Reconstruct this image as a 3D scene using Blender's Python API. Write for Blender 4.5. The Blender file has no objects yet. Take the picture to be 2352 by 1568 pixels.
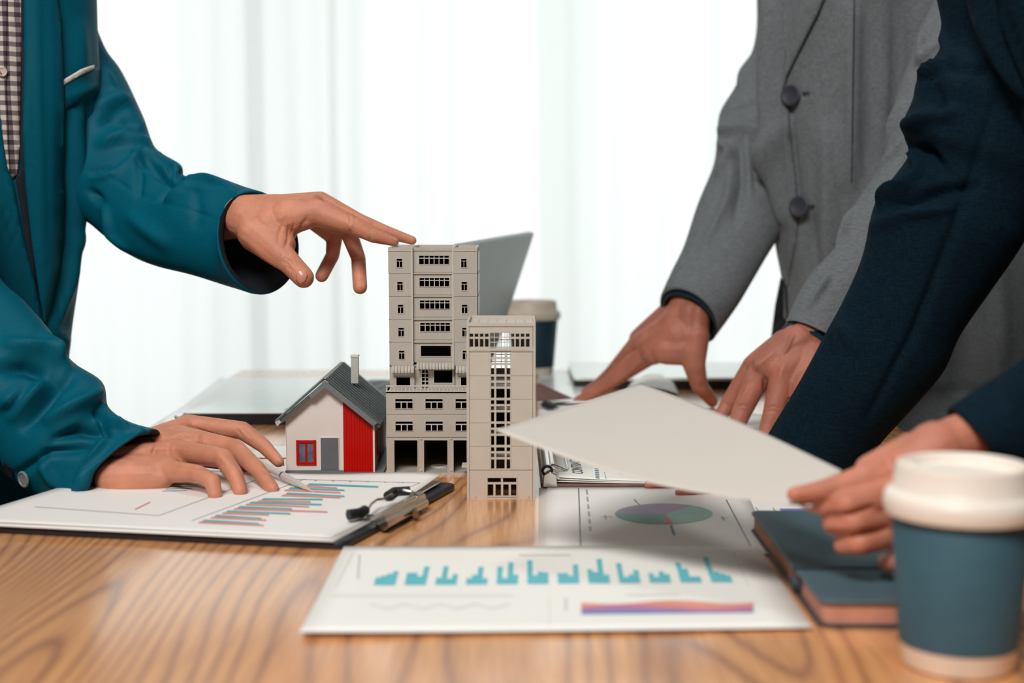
import bpy, bmesh, math, random
import numpy as np
from mathutils import Vector, noise, geometry
from mathutils.bvhtree import BVHTree
random.seed(7)
sc = bpy.context.scene
COL = sc.collection
# ------------------------------------------------------------------ camera
F = 3267.0                      # focal length in pixels of the 2352 x 1568 frame
PITCH = math.atan(316.0 / F)
CAM = Vector((0, 0, 1.0))
TZ = 0.75                       # table top height
cd = bpy.data.cameras.new('camera'); cam = bpy.data.objects.new('camera', cd); COL.objects.link(cam)
cam.location = CAM; cam.rotation_euler = (math.pi / 2 - PITCH, 0, 0)
cd.sensor_width = 36; cd.lens = F / 2352 * 36; cd.clip_start = 0.01
cd.dof.use_dof = True; cd.dof.focus_distance = 1.30; cd.dof.aperture_fstop = 4.2
sc.camera = cam
# ------------------------------------------------------------------ light and exposure
w = bpy.data.worlds.new('sky'); sc.world = w; w.use_nodes = True
bg = w.node_tree.nodes['Background']
bg.inputs[0].default_value = (0.955, 1.0, 0.98, 1); bg.inputs[1].default_value = 1.3
def area(name, loc, target, size, power, col):
    d = bpy.data.lights.new(name, 'AREA'); d.shape = 'RECTANGLE'; d.size, d.size_y = size
    d.energy = power; d.color = col
    o = bpy.data.objects.new(name, d); COL.objects.link(o); o.location = loc
    o.rotation_euler = (Vector(target) - Vector(loc)).to_track_quat('-Z', 'Y').to_euler()
    return o
area('front_key_light', (-0.55, -0.5, 2.65), (0.0, 1.3, 0.85), (1.0, 0.7), 74, (1.0, 0.965, 0.935))  # unseen key light, added to brighten the sides facing the camera
area('ceiling_light_table', (0.0, 1.5, 2.7), (0.0, 1.4, 0.8), (0.5, 0.5), 7, (1.0, 0.98, 0.96))
sc.view_settings.view_transform = 'Standard'; sc.view_settings.look = 'None'
sc.view_settings.gamma = 1; sc.view_settings.use_curve_mapping = False
sc.view_settings.exposure = 0.0
sc.cycles.max_bounces = 8; sc.cycles.transparent_max_bounces = 12
sc.cycles.caustics_reflective = False; sc.cycles.caustics_refractive = False

# ------------------------------------------------------------------ projection helpers (photo pixel -> point in the room)
cp, sp = math.cos(PITCH), math.sin(PITCH)
def ray(px, py):
    u = (px - 1176.0) / F; v = (784.0 - py) / F
    return Vector((u, cp + v * sp, -sp + v * cp))
def P(px, py, Y):
    r = ray(px, py); return CAM + r * (Y / r.y)
def T(px, py, z=TZ):
    r = ray(px, py); return CAM + r * ((z - CAM.z) / r.z)
def projN(co):
    d = co - np.array(CAM)
    fw = d[:, 1] * cp - d[:, 2] * sp; up = d[:, 1] * sp + d[:, 2] * cp
    return np.stack([1176 + F * d[:, 0] / fw, 784 - F * up / fw], 1)

# ------------------------------------------------------------------ materials
def srgb(r, g, b):
    f = lambda c: (c / 255 / 12.92) if c / 255 <= 0.04045 else ((c / 255 + 0.055) / 1.055) ** 2.4
    return (f(r), f(g), f(b), 1)
def mat(name, col, rough=0.5, metal=0.0, spec=0.5, noise_amt=0.06, nscale=60, bump=0.0, bscale=400, sheen=0, coat=0, sss=0, trans=0):
    m = bpy.data.materials.new(name); m.use_nodes = True; nt = m.node_tree; b = nt.nodes['Principled BSDF']
    b.inputs['Roughness'].default_value = rough; b.inputs['Metallic'].default_value = metal
    b.inputs['Specular IOR Level'].default_value = spec
    b.inputs['Coat Weight'].default_value = coat; b.inputs['Sheen Weight'].default_value = sheen
    b.inputs['Transmission Weight'].default_value = trans
    if sss:
        b.inputs['Subsurface Weight'].default_value = sss; b.inputs['Subsurface Scale'].default_value = 0.004
        b.inputs['Subsurface Radius'].default_value = (1, 0.35, 0.2)
    tc = nt.nodes.new('ShaderNodeTexCoord'); n = nt.nodes.new('ShaderNodeTexNoise'); n.inputs['Scale'].default_value = nscale
    nt.links.new(tc.outputs['Object'], n.inputs['Vector'])
    r = nt.nodes.new('ShaderNodeValToRGB'); nt.links.new(n.outputs['Fac'], r.inputs[0])
    c = np.array(col[:3])
    r.color_ramp.elements[0].position = 0.3; r.color_ramp.elements[1].position = 0.7
    r.color_ramp.elements[0].color = (*np.clip(c * (1 - noise_amt), 0, 1), 1)
    r.color_ramp.elements[1].color = (*np.clip(c * (1 + noise_amt), 0, 1), 1)
    nt.links.new(r.outputs[0], b.inputs['Base Color'])
    if bump:
        n2 = nt.nodes.new('ShaderNodeTexNoise'); n2.inputs['Scale'].default_value = bscale; n2.inputs['Detail'].default_value = 3
        nt.links.new(tc.outputs['Object'], n2.inputs['Vector'])
        bp = nt.nodes.new('ShaderNodeBump'); bp.inputs['Strength'].default_value = bump; bp.inputs['Distance'].default_value = 0.001
        nt.links.new(n2.outputs['Fac'], bp.inputs['Height']); nt.links.new(bp.outputs[0], b.inputs['Normal'])
    return m
def cloth(name, col, thread, sheen=0.2, amt=0.5, scale=900, rough=0.8):
    """woven cloth: two crossed stretched noises give warp and weft threads"""
    m = mat(name, col, rough=rough, sheen=sheen, spec=0.1); nt = m.node_tree; b = nt.nodes['Principled BSDF']
    tc = nt.nodes.new('ShaderNodeTexCoord'); outs = []
    for s in ((1, 1, 0.06), (0.06, 0.06, 1)):
        mp = nt.nodes.new('ShaderNodeMapping'); mp.inputs['Scale'].default_value = s
        n = nt.nodes.new('ShaderNodeTexNoise'); n.inputs['Scale'].default_value = scale; n.inputs['Detail'].default_value = 2
        nt.links.new(tc.outputs['Object'], mp.inputs[0]); nt.links.new(mp.outputs[0], n.inputs['Vector']); outs.append(n)
    ad = nt.nodes.new('ShaderNodeMath'); ad.operation = 'ADD'
    nt.links.new(outs[0].outputs['Fac'], ad.inputs[0]); nt.links.new(outs[1].outputs['Fac'], ad.inputs[1])
    r = nt.nodes.new('ShaderNodeValToRGB'); r.color_ramp.elements[0].position = 0.80 / 2; r.color_ramp.elements[1].position = 1.25 / 2
    hf = nt.nodes.new('ShaderNodeMath'); hf.operation = 'MULTIPLY'; hf.inputs[1].default_value = 0.5
    nt.links.new(ad.outputs[0], hf.inputs[0]); nt.links.new(hf.outputs[0], r.inputs[0])
    r.color_ramp.elements[0].color = (*[c * (1 - amt * 0.5) for c in col[:3]], 1)
    r.color_ramp.elements[1].color = (*[c * (1 - amt) + t * amt for c, t in zip(col[:3], thread[:3])], 1)
    nt.links.new(r.outputs[0], b.inputs['Base Color'])
    bp = nt.nodes.new('ShaderNodeBump'); bp.inputs['Strength'].default_value = 0.25; bp.inputs['Distance'].default_value = 0.0005
    nt.links.new(hf.outputs[0], bp.inputs['Height']); nt.links.new(bp.outputs[0], b.inputs['Normal'])
    return m
def skin(name, col):
    m = mat(name, col, rough=0.5, spec=0.4, noise_amt=0.12, nscale=45, sss=0.25); nt = m.node_tree; b = nt.nodes['Principled BSDF']
    tc = nt.nodes.new('ShaderNodeTexCoord')
    v = nt.nodes.new('ShaderNodeTexVoronoi'); v.inputs['Scale'].default_value = 650; v.feature = 'DISTANCE_TO_EDGE'
    n = nt.nodes.new('ShaderNodeTexNoise'); n.inputs['Scale'].default_value = 160; n.inputs['Detail'].default_value = 5
    mx = nt.nodes.new('ShaderNodeMath'); mx.operation = 'ADD'
    nt.links.new(tc.outputs['Object'], v.inputs['Vector']); nt.links.new(tc.outputs['Object'], n.inputs['Vector'])
    nt.links.new(v.outputs['Distance'], mx.inputs[0]); nt.links.new(n.outputs['Fac'], mx.inputs[1])
    bp = nt.nodes.new('ShaderNodeBump'); bp.inputs['Strength'].default_value = 0.42; bp.inputs['Distance'].default_value = 0.0008
    nt.links.new(mx.outputs[0], bp.inputs['Height']); nt.links.new(bp.outputs[0], b.inputs['Normal'])
    return m
def wood_mat():
    m = bpy.data.materials.new('oiled_oak'); m.use_nodes = True; nt = m.node_tree; b = nt.nodes['Principled BSDF']
    L = nt.links.new
    tc = nt.nodes.new('ShaderNodeTexCoord')
    mp = nt.nodes.new('ShaderNodeMapping'); mp.inputs['Scale'].default_value = (1, 0.16, 1)
    mp.inputs['Rotation'].default_value = (0, 0, 0.05)
    L(tc.outputs['Object'], mp.inputs[0])
    n = nt.nodes.new('ShaderNodeTexNoise'); n.inputs['Scale'].default_value = 5.5; n.inputs['Detail'].default_value = 1.2; n.inputs['Roughness'].default_value = 0.4
    L(mp.outputs[0], n.inputs['Vector'])
    mul = nt.nodes.new('ShaderNodeMath'); mul.operation = 'MULTIPLY'; mul.inputs[1].default_value = 40
    L(n.outputs['Fac'], mul.inputs[0])
    fr = nt.nodes.new('ShaderNodeMath'); fr.operation = 'PINGPONG'; fr.inputs[1].default_value = 0.5
    L(mul.outputs[0], fr.inputs[0])
    r = nt.nodes.new('ShaderNodeValToRGB'); L(fr.outputs[0], r.inputs[0])
    e = r.color_ramp.elements
    e[0].position = 0.0; e[0].color = srgb(172, 116, 78); e[1].position = 0.5; e[1].color = srgb(236, 172, 112)
    x = e.new(0.16); x.color = srgb(220, 156, 102)
    # fine pores along the grain
    mp2 = nt.nodes.new('ShaderNodeMapping'); mp2.inputs['Scale'].default_value = (1, 0.03, 1); L(tc.outputs['Object'], mp2.inputs[0])
    n2 = nt.nodes.new('ShaderNodeTexNoise'); n2.inputs['Scale'].default_value = 420; n2.inputs['Detail'].default_value = 3; L(mp2.outputs[0], n2.inputs['Vector'])
    r2 = nt.nodes.new('ShaderNodeValToRGB'); r2.color_ramp.elements[0].position = 0.35; r2.color_ramp.elements[0].color = (0.62, 0.55, 0.5, 1)
    r2.color_ramp.elements[1].position = 0.55; r2.color_ramp.elements[1].color = (1, 1, 1, 1); L(n2.outputs['Fac'], r2.inputs[0])
    mx = nt.nodes.new('ShaderNodeMix'); mx.data_type = 'RGBA'; mx.blend_type = 'MULTIPLY'; mx.inputs[0].default_value = 0.55
    L(r.outputs[0], mx.inputs[6]); L(r2.outputs[0], mx.inputs[7]); L(mx.outputs[2], b.inputs['Base Color'])
    b.inputs['Roughness'].default_value = 0.34; b.inputs['Specular IOR Level'].default_value = 0.8
    b.inputs['Coat Weight'].default_value = 1.0; b.inputs['Coat Roughness'].default_value = 0.16
    bp = nt.nodes.new('ShaderNodeBump'); bp.inputs['Strength'].default_value = 0.12; bp.inputs['Distance'].default_value = 0.0005
    L(n2.outputs['Fac'], bp.inputs['Height']); L(bp.outputs[0], b.inputs['Normal'])
    return m
def plaid_mat():
    m = bpy.data.materials.new('gingham_shirt'); m.use_nodes = True; nt = m.node_tree; b = nt.nodes['Principled BSDF']; L = nt.links.new
    tc = nt.nodes.new('ShaderNodeTexCoord'); sx = nt.nodes.new('ShaderNodeSeparateXYZ'); L(tc.outputs['Object'], sx.inputs[0])
    o = []
    for ax in ('X', 'Z'):
        a = nt.nodes.new('ShaderNodeMath'); a.operation = 'PINGPONG'; a.inputs[1].default_value = 0.0048
        L(sx.outputs[ax], a.inputs[0])
        g = nt.nodes.new('ShaderNodeMath'); g.operation = 'GREATER_THAN'; g.inputs[1].default_value = 0.0024; L(a.outputs[0], g.inputs[0]); o.append(g)
    s = nt.nodes.new('ShaderNodeMath'); s.operation = 'ADD'; L(o[0].outputs[0], s.inputs[0]); L(o[1].outputs[0], s.inputs[1])
    h = nt.nodes.new('ShaderNodeMath'); h.operation = 'MULTIPLY'; h.inputs[1].default_value = 0.5; L(s.outputs[0], h.inputs[0])
    r = nt.nodes.new('ShaderNodeValToRGB'); r.color_ramp.interpolation = 'CONSTANT'; L(h.outputs[0], r.inputs[0])
    e = r.color_ramp.elements; e[0].position = 0; e[0].color = srgb(214, 205, 196); e[1].position = 0.9; e[1].color = srgb(62, 50, 56)
    x = e.new(0.4); x.color = srgb(128, 114, 116)
    L(r.outputs[0], b.inputs['Base Color']); b.inputs['Roughness'].default_value = 0.8
    return m
def curtain_mat():
    m = bpy.data.materials.new('sheer_voile'); m.use_nodes = True; nt = m.node_tree; nt.nodes.remove(nt.nodes['Principled BSDF'])
    out = nt.nodes['Material Output']; L = nt.links.new
    tr = nt.nodes.new('ShaderNodeBsdfTransparent'); tl = nt.nodes.new('ShaderNodeBsdfTranslucent'); df = nt.nodes.new('ShaderNodeBsdfDiffuse')
    tl.inputs[0].default_value = (0.97, 0.985, 0.98, 1); df.inputs[0].default_value = (0.95, 0.96, 0.95, 1)
    n = nt.nodes.new('ShaderNodeTexNoise'); n.inputs['Scale'].default_value = 900; tc = nt.nodes.new('ShaderNodeTexCoord'); L(tc.outputs['Object'], n.inputs['Vector'])
    a = nt.nodes.new('ShaderNodeMixShader'); a.inputs[0].default_value = 0.12; L(tl.outputs[0], a.inputs[1]); L(df.outputs[0], a.inputs[2])
    mr = nt.nodes.new('ShaderNodeMapRange'); mr.inputs[3].default_value = 0.78; mr.inputs[4].default_value = 0.92; L(n.outputs['Fac'], mr.inputs[0])
    c = nt.nodes.new('ShaderNodeMixShader'); L(mr.outputs[0], c.inputs[0]); L(tr.outputs[0], c.inputs[1]); L(a.outputs[0], c.inputs[2])
    L(c.outputs[0], out.inputs[0]); return m

M = dict(
    wood=wood_mat(), plaid=plaid_mat(), curtain=curtain_mat(),
    teal=cloth('teal_suit_cloth', srgb(0, 84, 104), srgb(0, 104, 124), sheen=0.0, amt=0.25, scale=2200, rough=0.55),
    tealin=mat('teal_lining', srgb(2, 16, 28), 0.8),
    grey=cloth('grey_suit_cloth', srgb(98, 104, 107), srgb(146, 150, 154), sheen=0.08, amt=0.45, scale=2400),
    navy=cloth('navy_suit_cloth', srgb(4, 23, 34), srgb(26, 52, 68), sheen=0.0, amt=0.4, scale=2200, rough=0.95),
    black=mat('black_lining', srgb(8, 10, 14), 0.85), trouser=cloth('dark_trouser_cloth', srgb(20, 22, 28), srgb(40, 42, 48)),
    shirtcuff=cloth('dark_teal_shirt', srgb(6, 44, 56), srgb(14, 60, 72)),
    skinA=skin('skin_light', srgb(200, 134, 106)), skinB=skin('skin_backlit', srgb(172, 108, 88)), skinC=skin('skin_warm', srgb(196, 126, 102)),  # second skin darkened in its colour for the backlit hands
    nail=mat('fingernail', srgb(205, 140, 120), 0.3, spec=0.5, noise_amt=0.03),
    plastic=mat('warm_grey_plastic', srgb(184, 178, 168), 0.45, noise_amt=0.03, bump=0.15, bscale=900),
    plastic_l=mat('pale_grey_plastic', srgb(203, 197, 187), 0.4, noise_amt=0.02),
    plastic2=mat('beige_plastic', srgb(198, 190, 178), 0.5, noise_amt=0.03, bump=0.1, bscale=900),
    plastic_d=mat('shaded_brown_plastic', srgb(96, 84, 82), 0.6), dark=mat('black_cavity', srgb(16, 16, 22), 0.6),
    hwhite=mat('white_model_wall', srgb(225, 216, 210), 0.5, noise_amt=0.02, bump=0.1, bscale=300),
    hgrey=mat('grey_model_trim', srgb(112, 118, 120), 0.45, noise_amt=0.03), hdoor=mat('grey_model_door', srgb(98, 104, 112), 0.5),
    hroof=mat('dark_grey_roof', srgb(84, 92, 92), 0.4, noise_amt=0.08), hred=mat('red_model_panel', srgb(188, 8, 0), 0.4, spec=0.25, noise_amt=0.04),
    chim=mat('chimney_grey', srgb(190, 190, 182), 0.5),
    glass=mat('window_acrylic', srgb(96, 104, 122), 0.12, spec=0.7, noise_amt=0.25, nscale=120),
    paper=mat('white_paper', srgb(234, 231, 226), 0.6, noise_amt=0.015, nscale=8), paper2=mat('bright_paper', srgb(240, 240, 234), 0.6, noise_amt=0.01, nscale=8),
    paperg=mat('grey_paper', srgb(210, 203, 194), 0.65, noise_amt=0.015, nscale=8),
    cteal=mat('print_teal', srgb(84, 172, 180), 0.6), cblue=mat('print_blue', srgb(84, 128, 150), 0.6), csal=mat('print_salmon', srgb(224, 138, 128), 0.6),
    cyan=mat('print_cyan', srgb(96, 190, 202), 0.6), ink=mat('print_ink', srgb(40, 42, 46), 0.6), inkg=mat('print_grey', srgb(160, 160, 160), 0.6),
    inkl=mat('print_pale_grey', srgb(205, 203, 200), 0.6), pmint=mat('print_mint', srgb(150, 190, 178), 0.6), pgreen=mat('print_green', srgb(122, 172, 162), 0.6),
    plilac=mat('print_lilac', srgb(170, 152, 174), 0.6), ppink=mat('print_pink', srgb(214, 120, 136), 0.6),
    porange=mat('print_orange', srgb(226, 150, 130), 0.6), pmag=mat('print_magenta', srgb(200, 120, 150), 0.6), pblue=mat('print_periwinkle', srgb(120, 130, 190), 0.6),
    purple=mat('print_purple', srgb(92, 70, 150), 0.6),
    board=mat('black_board', srgb(26, 32, 42), 0.45, noise_amt=0.1), boardb=mat('brown_board', srgb(112, 84, 76), 0.6, noise_amt=0.12),
    chrome=mat('polished_metal', srgb(205, 200, 192), 0.18, metal=1.0, noise_amt=0.04), rubber=mat('black_rubber', srgb(18, 20, 26), 0.45),
    brass=mat('worn_metal', srgb(150, 136, 120), 0.28, metal=1.0), silver=mat('satin_silver', srgb(226, 218, 214), 0.22, metal=0.35),
    cupw=mat('cup_white_card', srgb(238, 226, 212), 0.5, noise_amt=0.02), lid=mat('white_cup_lid', srgb(238, 229, 218), 0.35, noise_amt=0.01, sss=0.1),
    sleeve=mat('slate_blue_cup_sleeve', srgb(54, 92, 108), 0.65, noise_amt=0.04), sleeve2=mat('deep_teal_cup_sleeve', srgb(6, 48, 62), 0.6, noise_amt=0.04),
    lidt=mat('cup_lid_light_toned', srgb(196, 184, 168), 0.5),  # tan tint paints the light falling on the distant lid
    leather=mat('slate_leatherette', srgb(74, 98, 106), 0.5, noise_amt=0.1, nscale=30, bump=0.2, bscale=500), pages=mat('tan_page_edges', srgb(200, 142, 120), 0.7, noise_amt=0.08),
    pagel=mat('cream_page_edges', srgb(236, 206, 178), 0.7), leatherd=mat('slate_leatherette_dark', srgb(48, 62, 70), 0.5),
    lapmet=mat('laptop_aluminium', srgb(120, 128, 124), 0.35, metal=0.3, noise_amt=0.03), lapdark=mat('laptop_dark', srgb(26, 28, 34), 0.4), keyb=mat('laptop_keys', srgb(150, 175, 168), 0.35),
    screen=mat('laptop_screen_glass', srgb(84, 98, 94), 0.16, spec=0.9, noise_amt=0.2, nscale=5), glossy=mat('table_glare_white', srgb(240, 243, 240), 0.3, spec=1.0, noise_amt=0.01, coat=0.6), mint=mat('pale_mint_metal', srgb(222, 238, 232), 0.22, spec=1.0, coat=0.5, noise_amt=0.02),  # the glossy white paints window glare on the far tabletop
    wall=mat('grey_wall_paint', srgb(150, 152, 150), 0.9, noise_amt=0.02, nscale=3), floor=mat('grey_floor', srgb(90, 86, 82), 0.7, noise_amt=0.08, nscale=4),
    alu=mat('window_frame_grey', srgb(200, 206, 202), 0.5), buttonb=mat('black_horn_button', srgb(12, 14, 20), 0.25), buttong=mat('grey_horn_button', srgb(128, 128, 132), 0.3, noise_amt=0.2, nscale=200),
    buttond=mat('dark_grey_button', srgb(54, 55, 64), 0.5, spec=0.3), buttonw=mat('white_shirt_button', srgb(205, 190, 180), 0.3), redthread=mat('red_thread', srgb(120, 30, 30), 0.7),
    pocketw=mat('white_pocket_trim', srgb(206, 202, 196), 0.7), seam=mat('teal_seam', srgb(0, 28, 40), 0.8), seamg=mat('grey_seam', srgb(52, 52, 60), 0.8), shoe=mat('black_shoe_leather', srgb(14, 12, 12), 0.3),
)
# ------------------------------------------------------------------ mesh helpers
def link(name, me, m=None, parent=None, smooth=False):
    o = bpy.data.objects.new(name, me); COL.objects.link(o)
    if m is not None and not me.materials: me.materials.append(m)
    if smooth: me.polygons.foreach_set('use_smooth', [True] * len(me.polygons))
    if parent is not None: o.parent = parent
    return o
def thing(name, label, cat, loc=(0, 0, 0), group=None):
    o = bpy.data.objects.new(name, None); COL.objects.link(o); o.location = loc; o.empty_display_size = 0.02
    tag(o, label, cat, group); return o
def tag(o, label, cat, group=None):
    o['label'] = label; o['category'] = cat
    if group: o['group'] = group
def struct(o): o['kind'] = 'structure'; return o
class MB:
    """collects plain shapes into one mesh; coordinates are room coordinates, build() shifts them to the parent"""
    def __init__(s): s.v = []; s.f = []; s.mi = []
    def add(s, v, f, mi=0):
        k = len(s.v); s.v += [tuple(x) for x in v]; s.f += [tuple(i + k for i in q) for q in f]; s.mi += [mi] * len(f); return s
    def box(s, x0, x1, y0, y1, z0, z1, mi=0):
        v = [(x, y, z) for x in (x0, x1) for y in (y0, y1) for z in (z0, z1)]
        return s.add(v, [(0, 1, 3, 2), (4, 6, 7, 5), (0, 4, 5, 1), (2, 3, 7, 6), (0, 2, 6, 4), (1, 5, 7, 3)], mi)
    def prism(s, poly, a, b, axis='z', mi=0):
        """poly of 2D points extruded between a and b along axis ('z': xy poly, 'y': xz poly)"""
        n = len(poly)
        mk = (lambda p, h: (p[0], p[1], h)) if axis == 'z' else (lambda p, h: (p[0], h, p[1]))
        v = [mk(p, a) for p in poly] + [mk(p, b) for p in poly]
        f = [tuple(range(n)), tuple(range(2 * n - 1, n - 1, -1))] + [(i, i + n, (i + 1) % n + n, (i + 1) % n) for i in range(n)]
        return s.add(v, f, mi)
    def tube(s, pts, r, n=10, mi=0, caps=True):
        pts = [Vector(p) for p in pts]; R = r if isinstance(r, (list, tuple)) else [r] * len(pts); rings = []
        pu = None
        for i, p in enumerate(pts):
            d = (pts[min(i + 1, len(pts) - 1)] - pts[max(i - 1, 0)]).normalized()
            u = d.cross(Vector((0, 0, 1))) if pu is None else (pu - d * pu.dot(d))
            if u.length < 1e-4: u = d.cross(Vector((1, 0, 0)))
            u.normalize(); pu = u; wv = d.cross(u)
            rings.append([p + (u * math.cos(2 * math.pi * k / n) + wv * math.sin(2 * math.pi * k / n)) * R[i] for k in range(n)])
        v = [q for rg in rings for q in rg]; f = []
        for i in range(len(rings) - 1):
            for k in range(n): f.append((i * n + k, i * n + (k + 1) % n, (i + 1) * n + (k + 1) % n, (i + 1) * n + k))
        if caps: f += [tuple(range(n))[::-1], tuple(range((len(rings) - 1) * n, len(rings) * n))]
        return s.add(v, f, mi)
    def lathe(s, prof, c, n=64, mi=0, axis=None):
        """prof: (radius, height); axis: optional direction"""
        ax = Vector(axis).normalized() if axis else Vector((0, 0, 1)); u = ax.orthogonal().normalized(); wv = ax.cross(u); c = Vector(c)
        v = [c + ax * h + (u * math.cos(2 * math.pi * k / n) + wv * math.sin(2 * math.pi * k / n)) * r for r, h in prof for k in range(n)]
        f = [(i * n + k, i * n + (k + 1) % n, (i + 1) * n + (k + 1) % n, (i + 1) * n + k) for i in range(len(prof) - 1) for k in range(n)]
        f += [tuple(range(n))[::-1], tuple(range((len(prof) - 1) * n, len(prof) * n))]
        return s.add(v, f, mi)
    def build(s, name, mats, parent=None, smooth=False, bevel=0):
        off = parent_loc(parent)
        me = bpy.data.meshes.new(name); me.from_pydata([tuple(Vector(p) - off) for p in s.v], [], s.f)
        for m in (mats if isinstance(mats, (list, tuple)) else [mats]): me.materials.append(m)
        me.polygons.foreach_set('material_index', s.mi)
        bm = bmesh.new(); bm.from_mesh(me); bmesh.ops.recalc_face_normals(bm, faces=bm.faces)
        if smooth:
            for e in bm.edges:
                if len(e.link_faces) == 2 and e.calc_face_angle(0) > 0.7: e.smooth = False
        bm.to_mesh(me); bm.free(); me.update()
        o = link(name, me, None, parent, smooth)
        if bevel:
            b = o.modifiers.new('bevel', 'BEVEL'); b.width = bevel; b.segments = 2; b.limit_method = 'ANGLE'
        return o
def parent_loc(p):
    v = Vector((0, 0, 0))
    while p is not None: v += p.location; p = p.parent
    return v
def catmull(pts, sub):
    pts = np.array(pts, float); n = len(pts); out = []
    for i in range(n - 1):
        p0, p1, p2, p3 = pts[max(i - 1, 0)], pts[i], pts[i + 1], pts[min(i + 2, n - 1)]
        for k in range(sub):
            t = k / sub
            out.append(0.5 * (2 * p1 + (p2 - p0) * t + (2 * p0 - 5 * p1 + 4 * p2 - p3) * t * t + (3 * p1 - p0 - 3 * p2 + p3) * t ** 3))
    out.append(pts[-1]); return np.array(out)
def sculpt(me, strokes, off=Vector((0, 0, 0)), faceexp=1.0):
    """raise (amp > 0) or press (amp < 0) the camera side of a mesh along strokes; amp in mm, width in photo pixels"""
    n = len(me.vertices); co = np.empty(n * 3); me.vertices.foreach_get('co', co); co = co.reshape(-1, 3)
    no = np.array([v.normal[:] for v in me.vertices]); wco = co + np.array(off)
    vd = wco - np.array(CAM); vd /= np.linalg.norm(vd, axis=1)[:, None]
    face = np.clip(-(no * vd).sum(1) * 2.2, 0, 1) ** faceexp
    px = projN(wco); disp = np.zeros(n)
    for pts, wd, amp in strokes:
        pts = np.array(pts, float); L = np.linalg.norm(np.diff(pts, axis=0), axis=1); tot = L.sum(); acc = 0
        best = np.full(n, 1e9); bt = np.zeros(n)
        for i in range(len(pts) - 1):
            a, b = pts[i], pts[i + 1]; d = b - a; t = np.clip(((px - a) @ d) / (d @ d + 1e-9), 0, 1)
            ds = np.linalg.norm(px - (a + t[:, None] * d), axis=1); m = ds < best
            best[m] = ds[m]; bt[m] = (acc + t[m] * L[i]) / tot; acc += L[i]
        taper = np.sin(np.pi * np.clip(bt * 0.86 + 0.07, 0, 1)) ** 0.5
        disp += amp * 1e-3 * taper * np.exp(-(best / wd) ** 2)
    co += no * (disp * face)[:, None]; me.vertices.foreach_set('co', co.ravel()); me.update()
def lump(me, amp, scale, seed=0, stretch=(1, 1, 1)):
    nor = [v.normal.copy() for v in me.vertices]
    for v in me.vertices:
        c = v.co.copy(); q = Vector((c.x * stretch[0], c.y * stretch[1], c.z * stretch[2])) * scale + Vector((seed, seed * 2.3, 0))
        v.co = c + nor[v.index] * (noise.noise(q) * amp * 1e-3)
    me.update()
def loft(name, st, m, parent=None, nr=72, sub=8, strokes=(), lining=None, lumps=None, cap0=True, cap1=False, thick=0.92):
    """garment tube through stations (leftx,lefty,rightx,righty,Y,ratio,shiftx,shifty) measured in the photo, with a real depth Y each"""
    off = parent_loc(parent)
    S = catmull([tuple(s) + (0,) * (8 - len(s)) for s in st], sub); V = []
    rings = []
    for s in S:
        a, b = P(s[0], s[1], s[4]), P(s[2], s[3], s[4]); c = (a + b) / 2; h = (a - b) / 2
        r = h.length * s[5]
        sh = P((s[0] + s[2]) / 2 + s[6], (s[1] + s[3]) / 2 + s[7], s[4]) - P((s[0] + s[2]) / 2, (s[1] + s[3]) / 2, s[4])
        d = sh + Vector((0, -r, 0)); rings.append((c, h, d))
    def ring(c, h, d, k=1.0): return [c + (h * math.cos(t) + d * math.sin(t)) * k for t in [2 * math.pi * j / nr for j in range(nr)]]
    rr = [ring(*q) for q in rings]; outer = len(rr)
    if lining is not None:
        rr.append(ring(*rings[-1], k=(1 + thick) / 2)); rr.append(ring(*rings[-1], k=thick))
        for j in range(2, min(sub + sub // 2, len(rings) - 1), 2): rr.append(ring(*rings[-1 - j], k=thick - 0.02 - 0.018 * j))
    V = [tuple(Vector(p) - off) for r in rr for p in r]; Fc = []; mi = []
    for i in range(len(rr) - 1):
        for k in range(nr):
            Fc.append((i * nr + k, (i + 1) * nr + k, (i + 1) * nr + (k + 1) % nr, i * nr + (k + 1) % nr)); mi.append(1 if (lining is not None and i >= outer) else 0)
    if cap0: Fc.append(tuple(range(nr))); mi.append(0)
    if lining is None and cap1: Fc.append(tuple(range((len(rr) - 1) * nr, len(rr) * nr))[::-1]); mi.append(0)
    if lining is not None: Fc.append(tuple(range((len(rr) - 1) * nr, len(rr) * nr))[::-1]); mi.append(1)
    me = bpy.data.meshes.new(name); me.from_pydata(V, [], Fc); me.materials.append(m)
    if lining is not None: me.materials.append(lining)
    me.polygons.foreach_set('material_index', mi); me.update()
    bm = bmesh.new(); bm.from_mesh(me); bmesh.ops.recalc_face_normals(bm, faces=bm.faces); bm.to_mesh(me); bm.free()
    if lumps: lump(me, *lumps)
    if strokes: sculpt(me, [(a, w_ * 0.85, am * 3.2) for a, w_, am in strokes], off)
    bm = bmesh.new(); bm.from_mesh(me); inner = [v for v in bm.verts if not v.is_boundary and all(f.material_index == 0 and len(f.verts) == 4 for f in v.link_faces)]
    for _ in range(2): bmesh.ops.smooth_vert(bm, verts=inner, factor=0.5, use_axis_x=True, use_axis_y=True, use_axis_z=True)
    bm.to_mesh(me); bm.free(); me.update()
    return link(name, me, None, parent, True)
def bvh(objs):
    vs, fs = [], []
    for o in objs:
        off = parent_loc(o); k = len(vs)
        vs += [v.co + off for v in o.data.vertices]; fs += [tuple(i + k for i in p.vertices) for p in o.data.polygons]
    return BVHTree.FromPolygons(vs, fs)
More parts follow.
